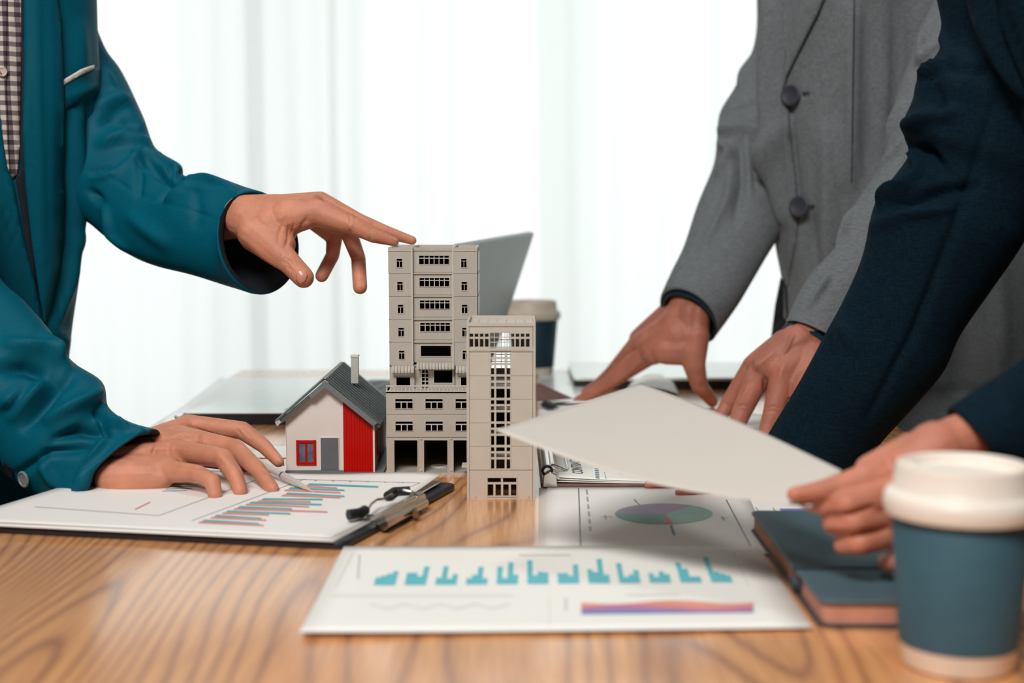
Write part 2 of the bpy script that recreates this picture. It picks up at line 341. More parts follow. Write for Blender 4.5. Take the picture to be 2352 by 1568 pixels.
def patch(name, poly, tree, m, parent=None, lift=0.001, thick=0.0012, step=9, fallback=1.4, strokes=(), bulge=0.0):
    """a flat-cut piece (lapel, pocket, nail, shirt front) laid over the surface below it"""
    off = parent_loc(parent)
    xs = [p[0] for p in poly]; ys = [p[1] for p in poly]
    pts = []
    for i in range(len(poly)):
        a, b = Vector(poly[i]), Vector(poly[(i + 1) % len(poly)]); k = max(1, int((b - a).length / step))
        pts += [a.lerp(b, j / k) for j in range(k)]
    nb = len(pts); bd = list(pts)
    y = min(ys) + step * 0.5
    while y < max(ys):
        x = min(xs) + step * 0.5
        while x < max(xs):
            q = Vector((x, y))
            ins = False; j = nb - 1
            for i in range(nb):
                if (bd[i].y > y) != (bd[j].y > y) and x < (bd[j].x - bd[i].x) * (y - bd[i].y) / (bd[j].y - bd[i].y) + bd[i].x: ins = not ins
                j = i
            if ins and min((q - b).length for b in bd) > step * 0.55: pts.append(q)
            x += step
        y += step
    vo, eo, fo, *_ = geometry.delaunay_2d_cdt(pts, [(i, (i + 1) % nb) for i in range(nb)], [], 1, 1e-4)
    V = []; lastd = None
    for q in vo:
        r = ray(q.x, q.y).normalized(); hit = tree.ray_cast(CAM, r)
        d = hit[3] if hit[0] is not None else (lastd or fallback)
        lastd = d
        edge = min((q - b).length for b in bd)
        V.append(CAM + r * (d - lift - bulge * min(1, edge / 14)))
    me = bpy.data.meshes.new(name); me.from_pydata([tuple(v - off) for v in V], [], fo); me.materials.append(m); me.update()
    bm = bmesh.new(); bm.from_mesh(me); bmesh.ops.recalc_face_normals(bm, faces=bm.faces)
    if sum((f.normal.y for f in bm.faces)) > 0: bmesh.ops.reverse_faces(bm, faces=bm.faces)
    bm.to_mesh(me); bm.free()
    if strokes: sculpt(me, strokes, off)
    o = link(name, me, None, parent, True)
    s = o.modifiers.new('thickness', 'SOLIDIFY'); s.thickness = thick; s.offset = -1
    return o
def blob(caps, voxel=0.0014, smooth=7, strokes=(), core=None):
    """one continuous body surface grown over bones: caps = [(x,y,Y,r_px, x,y,Y,r_px), ...]"""
    mb = MB()
    def cone(a, ra, b, rb, n=16):
        d = b - a; L = d.length
        if L < 1e-6: d = Vector((0, 0, 1))
        d.normalize(); u = d.orthogonal().normalized(); wv = d.cross(u); rings = []
        for k in range(-4, 1): t = k * math.pi / 8.5; rings.append((a + d * math.sin(t) * ra, ra * math.cos(t)))
        for k in range(0, 5): t = k * math.pi / 8.5; rings.append((b + d * math.sin(t) * rb, rb * math.cos(t)))
        v = [c + (u * math.cos(2 * math.pi * j / n) + wv * math.sin(2 * math.pi * j / n)) * r for c, r in rings for j in range(n)]
        f = [(i * n + j, i * n + (j + 1) % n, (i + 1) * n + (j + 1) % n, (i + 1) * n + j) for i in range(len(rings) - 1) for j in range(n)]
        f += [tuple(range(n))[::-1], tuple(range((len(rings) - 1) * n, len(rings) * n))]
        mb.add(v, f)
    for c in caps:
        cone(P(*c[:3]), c[3] * c[2] / F, P(*c[4:7]), c[7] * c[6] / F)
    me = bpy.data.meshes.new('tmp'); me.from_pydata([tuple(p) for p in mb.v], [], mb.f)
    bm = bmesh.new(); bm.from_mesh(me); bmesh.ops.recalc_face_normals(bm, faces=bm.faces); bm.to_mesh(me); bm.free()
    o = bpy.data.objects.new('tmp', me); COL.objects.link(o)
    r = o.modifiers.new('r', 'REMESH'); r.mode = 'VOXEL'; r.voxel_size = voxel
    s = o.modifiers.new('s', 'SMOOTH'); s.factor = 0.5; s.iterations = smooth
    dg = bpy.context.evaluated_depsgraph_get(); dg.update()
    out = bpy.data.meshes.new_from_object(o.evaluated_get(dg)); bpy.data.objects.remove(o); out.update()
    if strokes: sculpt(out, [(a, w_, am * 2.0) for a, w_, am in strokes], faceexp=0.7)
    return out
def joinmesh(name, meshes, m, parent):
    bm = bmesh.new()
    for me in meshes: bm.from_mesh(me)
    off = parent_loc(parent)
    bmesh.ops.translate(bm, verts=bm.verts, vec=-off)
    out = bpy.data.meshes.new(name); bm.to_mesh(out); bm.free(); out.materials.clear(); out.materials.append(m)
    for p in out.polygons: p.material_index = 0
    return link(name, out, None, parent, True)
def sheet(name, corners, m, parent=None, thick=0.0004, bend=None, n=14, zoff=0):
    """paper: four room-space corners (near-left, near-right, far-right, far-left), optional bend(u,v) lift"""
    off = parent_loc(parent); A, B, C, D = [Vector(c) for c in corners]; V = []
    for j in range(n + 1):
        for i in range(n + 1):
            u, v = i / n, j / n; p = (A.lerp(B, u)).lerp(D.lerp(C, u), v); p = Vector(p)
            if bend: p.z += bend(u, v)
            p.z += zoff; V.append(tuple(p - off))
    Fc = [(j * (n + 1) + i, j * (n + 1) + i + 1, (j + 1) * (n + 1) + i + 1, (j + 1) * (n + 1) + i) for j in range(n) for i in range(n)]
    me = bpy.data.meshes.new(name); me.from_pydata(V, [], Fc); me.materials.append(m); me.update(); o = link(name, me, None, parent, True)
    s = o.modifiers.new('thickness', 'SOLIDIFY'); s.thickness = thick; s.offset = -1
    return o
def decal(name, quads, m, parent, z):
    """flat print: list of pixel polygons dropped on the plane of height z"""
    mb = MB()
    for q in quads:
        pts = [T(x, y, z) for x, y in q]; mb.add(pts, [tuple(range(len(pts)))])
    off = parent_loc(parent)
    me = bpy.data.meshes.new(name); me.from_pydata([tuple(Vector(p) - off) for p in mb.v], [], mb.f); me.materials.append(m)
    bm = bmesh.new(); bm.from_mesh(me); bmesh.ops.recalc_face_normals(bm, faces=bm.faces)
    for f in bm.faces:
        if f.normal.z < 0: f.normal_flip()
    bm.to_mesh(me); bm.free(); return link(name, me, None, parent)
def line(a, b, wd=1.5):
    a, b = Vector(a), Vector(b); d = (b - a).normalized(); nrm = Vector((-d.y, d.x)) * wd / 2
    nrm.y *= 0.6
    return [tuple(a + nrm), tuple(b + nrm), tuple(b - nrm), tuple(a - nrm)]
def decal_on(name, quads, m, parent, obj_or_tree, lift=0.00025, seg=6):
    """print that follows a sheet: pixel polygons (4 corners or outline) laid on the surface"""
    tree = obj_or_tree if isinstance(obj_or_tree, BVHTree) else bvh([obj_or_tree]); off = parent_loc(parent); V = []; Fc = []
    def hit(x, y):
        r = ray(x, y).normalized(); h = tree.ray_cast(CAM, r)
        if h[0] is None: return None
        p = h[0]; return Vector((p.x, p.y, p.z + lift))
    for q in quads:
        if len(q) == 4:
            a, b, c, d = [Vector(p) for p in q]; rows = []
            for i in range(seg + 1):
                t = i / seg; rows.append((hit(*a.lerp(b, t)), hit(*d.lerp(c, t))))
            for i in range(seg):
                p = (rows[i][0], rows[i + 1][0], rows[i + 1][1], rows[i][1])
                if any(x is None for x in p): continue
                k = len(V); V += [tuple(x - off) for x in p]; Fc.append((k, k + 1, k + 2, k + 3))
        else:
            p = [hit(*x) for x in q]
            if any(x is None for x in p): continue
            k = len(V); V += [tuple(x - off) for x in p]; Fc.append(tuple(range(k, k + len(p))))
    me = bpy.data.meshes.new(name); me.from_pydata(V, [], Fc); me.materials.append(m)
    bm = bmesh.new(); bm.from_mesh(me)
    for f in bm.faces:
        if f.normal.z < 0: f.normal_flip()
    bm.to_mesh(me); bm.free(); o = link(name, me, None, parent)
    if len(quads) > 1: o['kind'] = 'stuff'
    return o

# ================================================================== SETTING
b = MB(); b.box(-3.6, 3.6, -3.0, 4.6, -0.05, 0.0); struct(b.build('floor', M['floor']))
b = MB(); b.box(-3.6, 3.6, -3.0, 4.6, 2.8, 2.85); struct(b.build('ceiling', M['wall']))
b = MB(); b.box(-3.65, -3.6, -3.0, 4.6, 0, 2.8); struct(b.build('wall_left', M['wall']))
b = MB(); b.box(3.6, 3.65, -3.0, 4.6, 0, 2.8); struct(b.build('wall_right', M['wall']))
b = MB(); b.box(-3.6, 3.6, -3.05, -3.0, 0, 2.8); struct(b.build('wall_front', M['wall']))
b = MB(); b.box(-3.6, -2.9, 4.2, 4.3, 0, 2.8); b.box(2.9, 3.6, 4.2, 4.3, 0, 2.8); b.box(-2.9, 2.9, 4.2, 4.3, 2.6, 2.8); b.box(-2.9, 2.9, 4.2, 4.3, 0, 0.06)
struct(b.build('wall_back', M['wall']))
b = MB()
b.box(-2.9, 2.9, 4.21, 4.27, 0.06, 0.11); b.box(-2.9, 2.9, 4.21, 4.27, 2.55, 2.6); b.box(-2.9, -2.85, 4.21, 4.27, 0.06, 2.6); b.box(2.85, 2.9, 4.21, 4.27, 0.06, 2.6)
for px, wd in ((588, 0.045), (765, 0.018), (2050, 0.05)):
    x = P(px, 400, 4.22).x; b.box(x - wd / 2, x + wd / 2, 4.21, 4.26, 0.11, 2.55)
win = struct(b.build('window_1', M['alu']))
def curtain(x0, x1, y, seed, label):
    n = 220; V = []; zs = [0.015, 0.6, 1.2, 1.8, 2.4, 2.72]
    for j, z in enumerate(zs):
        for i in range(n + 1):
            x = x0 + (x1 - x0) * i / n
            a = math.sin(x * 19 + seed + 1.8 * math.sin(x * 4 + seed)) * 0.016 + 0.004 * math.sin(x * 73 + seed * 3)
            V.append((x + 0.01 * math.sin(z * 2 + x * 9), y + a * (1.1 - 0.2 * z / 2.7), z))
    Fc = [(j * (n + 1) + i, j * (n + 1) + i + 1, (j + 1) * (n + 1) + i + 1, (j + 1) * (n + 1) + i) for j in range(len(zs) - 1) for i in range(n)]
    me = bpy.data.meshes.new('sheer_curtain'); me.from_pydata(V, [], Fc)
    o = link('sheer_curtain', me, M['curtain'], None, True); tag(o, label, 'curtain', 'sheer curtains across the window'); return o
curtain(-2.95, -0.48, 4.02, 0.4, 'white sheer curtain hanging behind the teal-jacketed man and his arm')
curtain(-0.50, 0.24, 4.06, 2.1, 'white sheer curtain hanging behind the grey toy towers')
curtain(0.07, 2.95, 3.99, 4.4, 'white sheer curtain hanging behind the grey-suited man')
b = MB(); b.box(-3.0, 3.0, 3.95, 4.1, 2.72, 2.78); struct(b.build('trim_1', M['wall']))
# ================================================================== TABLE
TX0, TX1, TY0, TY1 = -0.41, 0.435, 0.45, 2.14
tb = thing('meeting_table', 'light oak meeting table with strong grain carrying the papers and toy buildings', 'table', (0, 1.3, 0))
b = MB(); b.box(TX0, TX1, TY0, TY1, TZ - 0.03, TZ); b.build('tabletop', M['wood'], tb, bevel=0.0015)
for x in (TX0 + 0.06, TX1 - 0.06):
    for y in (TY0 + 0.08, TY1 - 0.08):
        b = MB(); b.prism([(x - 0.025, y - 0.025), (x + 0.025, y - 0.025), (x + 0.025, y + 0.025), (x - 0.025, y + 0.025)], 0, TZ - 0.03); b.build('leg', M['alu'], tb)

# ================================================================== TOY BUILDINGS
class Fac:
    """maps photo pixels to X and Z on the upright plane at depth Y"""
    def __init__(s, Y, xr, yr): s.Y, s.xr, s.yr = Y, xr, yr
    def X(s, px): return P(px, s.yr, s.Y).x
    def Z(s, py): return P(s.xr, py, s.Y).z
def wall_mb(fc, px0, px1, py0, py1, holes, t=0.0025, gap=0.35, dy=0.0, mb=None):
    mb = mb or MB(); px0 += gap; px1 -= gap; py0 += gap; py1 -= gap
    xs = sorted({px0, px1, *[h[0] for h in holes], *[h[2] for h in holes]}); ys = sorted({py0, py1, *[h[1] for h in holes], *[h[3] for h in holes]})
    xs = [x for x in xs if px0 <= x <= px1]; ys = [y for y in ys if py0 <= y <= py1]
    for j in range(len(ys) - 1):
        run = None
        for i in range(len(xs)):
            solid = i < len(xs) - 1 and not any(h[0] - .01 <= xs[i] and xs[i + 1] <= h[2] + .01 and h[1] - .01 <= ys[j] and ys[j + 1] <= h[3] + .01 for h in holes)
            if solid and run is None: run = xs[i]
            if not solid and run is not None:
                mb.box(fc.X(run), fc.X(xs[i]), fc.Y + dy, fc.Y + dy + t, fc.Z(ys[j + 1]), fc.Z(ys[j])); run = None
    return mb
def win_mb(fc, x0, y0, x1, y1, cols, rows, rim=1.0, bar=1.3, proud=0.0006, t=0.0018):
    """frame with mullions; cols/rows are lists of (position 0-1, from 0-1, to 0-1)"""
    mb = MB(); Y0, Y1 = fc.Y - proud, fc.Y + t; X, Z = fc.X, fc.Z
    mb.box(X(x0 - rim), X(x1 + rim), Y0, Y1, Z(y0), Z(y0 - rim)); mb.box(X(x0 - rim), X(x1 + rim), Y0, Y1, Z(y1 + rim), Z(y1))
    mb.box(X(x0 - rim), X(x0), Y0, Y1, Z(y1), Z(y0)); mb.box(X(x1), X(x1 + rim), Y0, Y1, Z(y1), Z(y0))
    Y0 = fc.Y + 0.0002
    for c, a, e in cols:
        xx = x0 + (x1 - x0) * c; mb.box(X(xx - bar / 2), X(xx + bar / 2), Y0, Y1, Z(y0 + (y1 - y0) * e), Z(y0 + (y1 - y0) * a))
    for r, a, e in rows:
        yy = y0 + (y1 - y0) * r; mb.box(X(x0 + (x1 - x0) * a), X(x0 + (x1 - x0) * e), Y0 + 0.0001, Y1, Z(yy + bar / 2), Z(yy - bar / 2))
    return mb
# ---- tall tower
PL, PLL = M['plastic'], M['plastic_l']
FU, FM, FP = Fac(1.323, 995, 700), Fac(1.327, 995, 700), Fac(1.301, 995, 990)
D1 = 0.088
tw = thing('toy_apartment_tower', 'tall grey plastic toy apartment tower touched by fingertips, balcony over three garage openings', 'toy building', (P(1000, 1000, 1.313).x, 1.36, TZ))
joint = [572, 628, 680.5, 733.6, 786, 840]
for i in range(5):
    ya, yb = joint[i] if i else 567.5, joint[i + 1]
    yw = (594, 647, 699.5, 752.5, 805)[i]
    k = i * 0.9
    for (x0, x1, wx) in ((892 + k, 946.5 + k * .6, 912 + k), (1040.5 + k * .6, 1096.5, 1059.5 + k * .8)):
        hole = (wx, yw, wx + 12.5, yw + 19.5)
        p = wall_mb(FU, x0, x1, ya, yb, [hole]).build('wall_panel', PL, tw)
        win_mb(FU, *hole, [(0.5, 0.33, 1)], [(0.28, 0, 1)]).build('window_frame', PLL, p)
    cyw = (587, 638, 689.5, 741, 792.5)[i]; cj = [570, 625, 677, 728, 780, 832]
    hole = (963.5 + k * .5, cyw, 1031.5 + k * .7, cyw + 19.5) if i < 4 else (966, 793.5, 1035, 818)
    p = wall_mb(FM, 946.5 + k * .6, 1040.5 + k * .6, cj[i] - (2.5 if i == 0 else 0), cj[i + 1], [hole]).build('wall_panel', PL, tw)
    if i < 4: win_mb(FM, *hole, [(j / 6, 0, 1) for j in range(1, 6)], [(0.3, 0, 1)], bar=1.8).build('window_frame', PLL, p)
    else: win_mb(FM, *hole, [], [], rim=1.4).build('window_frame', PLL, p)
# pilaster returns, parapet bead and small clips
for x in (946.6, 1040.4):
    b = MB(); b.box(FU.X(x) - 0.0007, FU.X(x) + 0.0007, FU.Y - 0.0003, FM.Y + 0.002, FU.Z(840), FU.Z(567)); b.build('pilaster_edge', PLL, tw)
for x0, x1, f in ((892, 946.5, FU), (946.5, 1040.5, FM), (1040.5, 1096.5, FU)):
    b = MB(); b.box(f.X(x0 + .3), f.X(x1 - .3), f.Y - 0.0006, f.Y, f.Z(576.5), f.Z(575.3)); c = (x0 + x1) / 2
    b.prism([(f.X(c) + 0.0011 * math.cos(t), f.Z(575.5) + 0.0013 * math.sin(t)) for t in [math.pi * q / 8 for q in range(9)]], f.Y - 0.0009, f.Y, 'y'); b.build('parapet_bead', PLL, tw)
# shell: sides, back, roof, floors behind the joints
b = MB(); xl, xr, z0, z1 = FU.X(893), FU.X(1096), FU.Z(892), FU.Z(568)
b.box(xl, xl + 0.002, FU.Y + 0.0025, FU.Y + D1, z0, z1); b.box(xr - 0.002, xr, FU.Y + 0.0025, FU.Y + D1, z0, z1)
b.box(xl, xr, FU.Y + D1 - 0.002, FU.Y + D1, z0, z1); b.box(xl, xr, FU.Y + 0.004, FU.Y + D1, FU.Z(577), FU.Z(575))
for yy in joint[1:]: b.box(xl, xr, FU.Y + 0.0025, FU.Y + D1, FU.Z(yy + 1.5), FU.Z(yy - 1.5))
for x in (946.5, 1040.5): b.box(FU.X(x) - 0.001, FU.X(x) + 0.001, FU.Y + 0.0025, FU.Y + D1, z0, z1)
b.build('shell', PL, tw)
b = MB()
for i in range(5):
    ya = (577, 628, 681, 734, 787)[i]
    b.box(FU.X(1096.3), FU.X(1097.6) , FU.Y + 0.006, FU.Y + D1 - 0.006, FU.Z(ya + 50), FU.Z(ya + 3))
b.build('side_rib', PLL, tw)
# recessed floor behind the balcony, awnings
for x0, x1, hole in ((897, 951, (909, 866, 941, 886)), (1045, 1098, (1058, 866, 1092, 886))):
    p = wall_mb(FU, x0, x1, 850, 892, [hole]).build('wall_panel', PL, tw)
    win_mb(FU, *hole, [], []).build('window_frame', PLL, p)
    b = MB(); b.box(FU.X(x0 + 6), FU.X(x1 - 6), FU.Y - 0.0012, FU.Y, FU.Z(862), FU.Z(853)); b.build('fascia_panel', PLL, tw)
p = wall_mb(FM, 951, 1045, 840, 892, [(968, 848, 983, 892), (996, 850, 1040, 879)]).build('wall_panel', PL, tw)
win_mb(FM, 996, 850, 1040, 879, [], [], rim=1.6).build('window_frame', PLL, p)
dm = win_mb(FM, 968, 848, 983, 891, [(0.5, 0, 1)], [(q, 0, 1) for q in (0.22, 0.44, 0.64, 0.84)], bar=1.8)
for sx in (1, -1):
    cx = 975.5; dm.prism([(FM.X(cx + sx * 8), FM.Z(846)), (FM.X(cx + sx * 8), FM.Z(855)), (FM.X(cx + sx * 6.2), FM.Z(851)), (FM.X(cx + sx * 3.5), FM.Z(848.5)), (FM.X(cx), FM.Z(847)), (FM.X(cx), FM.Z(846))], FM.Y - 0.0005, FM.Y + 0.001, 'y')
dm.build('balcony_door', PLL, tw)
def awning(x0, x1, y0, y1, n, f):
    aw = MB(); zt, zb = f.Z(y0), f.Z(y1); xa, xb = f.X(x0), f.X(x1)
    aw.prism([(0, 0)] * 0 or [(xa, f.Y), (xb, f.Y), (xb, f.Y - 0.001), (xa, f.Y - 0.001)], zb, zt + 0.0004)
    o = aw.build('awning', PL, tw)
    for i in range(n):
        a0 = xa + (xb - xa) * i / n; a1 = xa + (xb - xa) * (i + 1) / n; m_ = MB(); V = []
        for j in range(5):
            t = j / 4; yy = f.Y - 0.001 - 0.0055 * t; zz = zt + (zb - zt) * t ** 1.3
            V += [(a0 + 0.0002, yy, zz), ((a0 + a1) / 2, yy - 0.0005, zz + 0.0011), (a1 - 0.0002, yy, zz)]
        V += [(a0 + 0.0002, f.Y - 0.0062, zb - 0.0014), ((a0 + a1) / 2, f.Y - 0.0068, zb - 0.002), (a1 - 0.0002, f.Y - 0.0062, zb - 0.0014)]
        m_.add(V, [(j * 3 + q, j * 3 + q + 1, j * 3 + q + 4, j * 3 + q + 3) for j in range(5) for q in range(2)])
        s = m_.build('awning_scallop', PLL, o); md = s.modifiers.new('t', 'SOLIDIFY'); md.thickness = 0.0004
awning(898, 951, 841, 850, 7, FU); awning(956, 1044, 833, 842, 12, FU); awning(1046, 1098, 841, 850, 7, FU)
# podium
XL, XR = 887, 1114
b = MB(); b.box(FP.X(XL), FP.X(XR), FP.Y, FP.Y + 0.135, FP.Z(899) - 0.0015, FP.Z(899)); b.build('balcony_floor', PL, tw)
for ya, yb, hs in ((899.5, 951.5, 916), (951.5, 1004, 967.5)):
    holes = [(x, hs, x + 39.5, hs + 21.5) for x in (908.5, 977.5, 1046.5)]
    p = wall_mb(FP, XL, XR, ya, yb, holes).build('wall_panel', PL, tw)
    for h in holes: win_mb(FP, *h, [(0.34, 0.36, 1), (0.68, 0.36, 1)], [(0.33, 0, 1)], rim=1.2, bar=2.2).build('window_frame', PLL, p)
gh = [(905.5, 1010.5, 958.5, 1087), (973.5, 1010.5, 1027.5, 1087), (1041.5, 1010.5, 1095.5, 1087)]
p = wall_mb(FP, XL, XR, 1004.5, 1087, gh).build('wall_panel', PL, tw)
for h in gh: win_mb(FP, h[0], h[1], h[2], h[3], [], [], rim=0.9).build('door_frame', PLL, p)
b = MB(); b.box(FP.X(XL - .5), FP.X(XR + .5), FP.Y - 0.001, FP.Y + 0.137, TZ, TZ + 0.0022); b.build('base_plate', PL, tw)
b = MB(); xa, xb = FP.X(XL), FP.X(XR)
b.box(xa, xa + 0.002, FP.Y + 0.0025, FP.Y + 0.135, TZ + 0.0022, FP.Z(899)); b.box(xb - 0.002, xb, FP.Y + 0.0025, FP.Y + 0.135, TZ + 0.0022, FP.Z(899))
b.box(xa, xb, FP.Y + 0.1325, FP.Y + 0.135, TZ + 0.0022, FP.Z(899))
for yy in (951.5, 1004): b.box(xa, xb, FP.Y + 0.0025, FP.Y + 0.13, FP.Z(yy + 1.2), FP.Z(yy - 1.2))
for x in (966, 1034.5): b.box(FP.X(x) - 0.001, FP.X(x) + 0.001, FP.Y + 0.0025, FP.Y + 0.13, TZ + 0.0022, FP.Z(1004))
b.build('shell', PL, tw)
b = MB(); b.lathe([(0.0085, 0), (0.0085, 0.0012), (0.006, 0.0014), (0.006, 0.0002)], (FP.X(1005), FP.Y + 0.03, TZ + 0.0022), 32); b.build('floor_ring', PLL, tw)
b = MB(); b.box(FP.X(1062), FP.X(1100), FP.Y - 0.02, FP.Y - 0.002, TZ + 0.0105, TZ + 0.012); b.box(FP.X(1085), FP.X(1089), FP.Y - 0.02, FP.Y - 0.002, TZ, TZ + 0.0105); b.build('entrance_shelf', PLL, tw)
b = MB(); f = FP; b.box(xa, xb, f.Y - 0.0006, f.Y + 0.0018, f.Z(887.5), f.Z(885)); b.box(xa, xb, f.Y - 0.0006, f.Y + 0.0018, f.Z(899.5), f.Z(897)); b.build('balcony_rail', PLL, tw)
post = None
for i in range(27):
    x = 888 + i * 8.65
    if post is None:
        b = MB(); b.box(f.X(x), f.X(x + 2.4), f.Y, f.Y + 0.0015, f.Z(897), f.Z(887.5)); post = b.build('baluster', PLL, tw)
    else:
        o = post.copy(); COL.objects.link(o); o.location = (f.X(x) - f.X(888), 0, 0)
for x in (966, 1034.5):
    for y in (1007, 1079):
        b = MB(); b.lathe([(0.0009, 0), (0.0009, 0.0008), (0.0005, 0.0009)], (f.X(x + 1), f.Y, f.Z(y)), 14, axis=(0, -1, 0)); b.build('peg', PLL, tw)
# ---- short tower
PB, PBL = M['plastic2'], M['plastic2']
T2 = Fac(1.1935, 1150, 950); D2 = 0.08; XA, XB = 1072, 1230
t2 = thing('toy_office_tower', 'shorter beige plastic toy office tower with cross-shaped window grid, standing in front', 'toy building', (T2.X(1151), 1.24, TZ))
st = [(1127.7, 1135.2), (1139.8, 1159.2), (1163.5, 1171.8)]
rows = []
y = 808
for k in range(5):
    for a, h in ((2.5, 9.6), (16.5, 9.2), (30.2, 21.6)): rows.append((y + a + k * 54.1 - (0), y + a + h + k * 54.1))
rows = [r for r in rows if r[1] < 1079]
allh = [(a, r[0], c, r[1]) for a, c in st for r in rows]
b = wall_mb(T2, 1126, 1174, 806, 1079, allh, gap=0, t=0.002); b.build('window_lattice', PBL, t2)
for k in range(5):
    ya, yb = 808.5 + k * 54.1, 808.5 + (k + 1) * 54.1
    for x0, x1 in ((1078, 1126), (1174, 1223.5)): wall_mb(T2, x0, x1, ya, yb, [], t=0.002).build('wall_panel', PB, t2)
top = wall_mb(T2, 1078, 1223.5, 749, 808, [(1079 + i * 11.7, y0, 1079 + i * 11.7 + 8.4, y1) for i in range(12) if i not in (4, 5, 6, 7) for y0, y1 in ((766, 773.5), (778, 796.5))] + [(1126, 764, 1172.5, 806)], t=0.002)
top.build('wall_panel', PB, t2)
g = MB()
for x in (1135.5, 1147, 1159, 1171): g.box(T2.X(x), T2.X(x + 1.6), T2.Y + 0.0002, T2.Y + 0.0016, T2.Z(806), T2.Z(764))
for yy in (773.5, 785, 796.5): g.box(T2.X(1126), T2.X(1172.5), T2.Y + 0.0003, T2.Y + 0.0016, T2.Z(yy + 1.6), T2.Z(yy))
g.build('window_frame', PBL, t2)
b = MB(); b.box(T2.X(XA), T2.X(XB), T2.Y - 0.0008, T2.Y + 0.002, T2.Z(749), T2.Z(741)); b.build('parapet', PB, t2)
b = MB(); b.box(T2.X(XA + 2), T2.X(XB - 2), T2.Y - 0.0004, T2.Y, T2.Z(805.5), T2.Z(799)); b.build('string_course', PBL, t2)
dh = [(1120, 1097.5, 1150.5, 1107.5), (1155, 1097.5, 1186, 1107.5)] + [(1120 + i * 17.8, 1112, 1120 + i * 17.8 + 12.8, 1138.5) for i in range(4)]
p = wall_mb(T2, 1078, 1223.5, 1079.5, 1146, dh, t=0.002).build('wall_panel', PB, t2)
win_mb(T2, 1119, 1096.5, 1187, 1139.5, [], [], rim=1.3).build('door_frame', PBL, p)
for x in (1092, 1214):
    b = MB(); b.lathe([(0.0009, 0), (0.0009, 0.0006)], (T2.X(x), T2.Y, T2.Z(1139)), 12, axis=(0, -1, 0)); b.build('peg', PBL, t2)
for x0, x1 in ((XA, 1077.6), (1224, XB)):
    b = MB(); b.box(T2.X(x0), T2.X(x1), T2.Y - 0.0006, T2.Y + 0.004, TZ, T2.Z(745)); b.build('corner_column', PBL, t2)
b = MB(); xa, xb, yb_ = T2.X(XA), T2.X(XB), T2.Y + D2
b.box(xa, xa + 0.0016, T2.Y + 0.002, yb_, TZ, T2.Z(741)); b.box(xb - 0.0016, xb, T2.Y + 0.002, yb_, TZ, T2.Z(741))
b.box(xa, xb, yb_ - 0.0016, yb_, T2.Z(764), T2.Z(741)); b.box(xa, xb, yb_ - 0.0016, yb_, TZ, T2.Z(870))
b.box(xa, T2.X(1124), yb_ - 0.0016, yb_, T2.Z(870), T2.Z(764)); b.box(T2.X(1178), xb, yb_ - 0.0016, yb_, T2.Z(870), T2.Z(764))
for k in (1, 2, 3, 4): b.box(xa, xb, T2.Y + 0.004, yb_, T2.Z(835.5 + k * 54.1 + 1), T2.Z(835.5 + k * 54.1 - 1))
b.build('shell', PB, t2)
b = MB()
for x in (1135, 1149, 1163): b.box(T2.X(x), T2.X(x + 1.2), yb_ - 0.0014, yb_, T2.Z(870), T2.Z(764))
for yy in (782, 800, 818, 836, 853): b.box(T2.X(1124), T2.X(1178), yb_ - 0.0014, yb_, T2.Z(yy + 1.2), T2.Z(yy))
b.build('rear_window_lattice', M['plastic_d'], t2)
for i in range(7):
    x0 = XA + 3 + i * 22; b = MB(); b.box(T2.X(x0), T2.X(min(x0 + 21.4, XB - 2)), T2.Y + 0.002, yb_ - 0.0016, T2.Z(752), T2.Z(750)); b.build('roof_panel', PBL, t2)
# ---- toy house
H = Fac(1.303, 757, 980); HD = 0.125
hs = thing('toy_house', 'small white toy house with dark grey pitched roof and bright red corner panel', 'toy building', (H.X(757), 1.37, TZ))
X, Z = H.X, H.Z
b = MB(); b.box(X(653), X(880), H.Y - 0.006, H.Y + HD + 0.012, TZ, TZ + 0.0025); b.build('ground_plate', M['hgrey'], hs)
b = MB(); b.box(X(655), X(790), H.Y - 0.0035, H.Y, TZ + 0.0025, Z(1079)); b.build('plinth', M['hgrey'], hs)
b = MB(); b.prism([(X(657), Z(1088)), (X(788.5), Z(1088)), (X(788.5), Z(918)), (X(788.5), Z(905)), (X(750.5), Z(874)), (X(657), Z(957))], H.Y, H.Y + 0.002, 'y'); b.build('front_wall', M['hwhite'], hs)
b = MB(); b.box(X(656.2), X(657.6), H.Y - 0.0008, H.Y + 0.002, Z(1079), Z(962)); b.box(X(787), X(788.6), H.Y - 0.0008, H.Y + 0.002, Z(1079), Z(915)); b.box(X(856.6), X(860.5), H.Y - 0.0012, H.Y + 0.002, Z(1089), Z(974)); b.build('corner_trim', M['hwhite'], hs)
b = MB(); b.prism([(X(788.5), Z(1089)), (X(857), Z(1089)), (X(857), Z(968)), (X(788.5), Z(905))], H.Y, H.Y + 0.002, 'y'); red = b.build('red_panel', M['hred'], hs)
for i in range(11):
    x0 = 790 + i * 6.1; b = MB(); zt = Z(908 + (x0 + 5.4 - 788.5) * 0.93)
    b.box(X(x0), X(x0 + 5.4), H.Y - 0.0005, H.Y, Z(1088.5), zt); b.build('red_board', M['hred'], red)
b = MB(); b.box(X(736.5), X(777.5), H.Y - 0.0008, H.Y, Z(1078.5), Z(1005)); dr = b.build('door_panel', M['hdoor'], hs)
b = MB()
for q in ((735, 778.5, 1003.8, 1005), (735, 736.5, 1078.5, 1005), (777.5, 779, 1078.5, 1005)): b.box(X(q[0]), X(q[1]), H.Y - 0.0011, H.Y, min(Z(q[2]), Z(q[3])), max(Z(q[2]), Z(q[3])))
b.build('door_frame', M['hwhite'], hs)
b = MB(); b.box(X(681), X(725), H.Y - 0.0003, H.Y, Z(1066), Z(1011)); b.build('window_pane', M['glass'], hs)
b = MB()
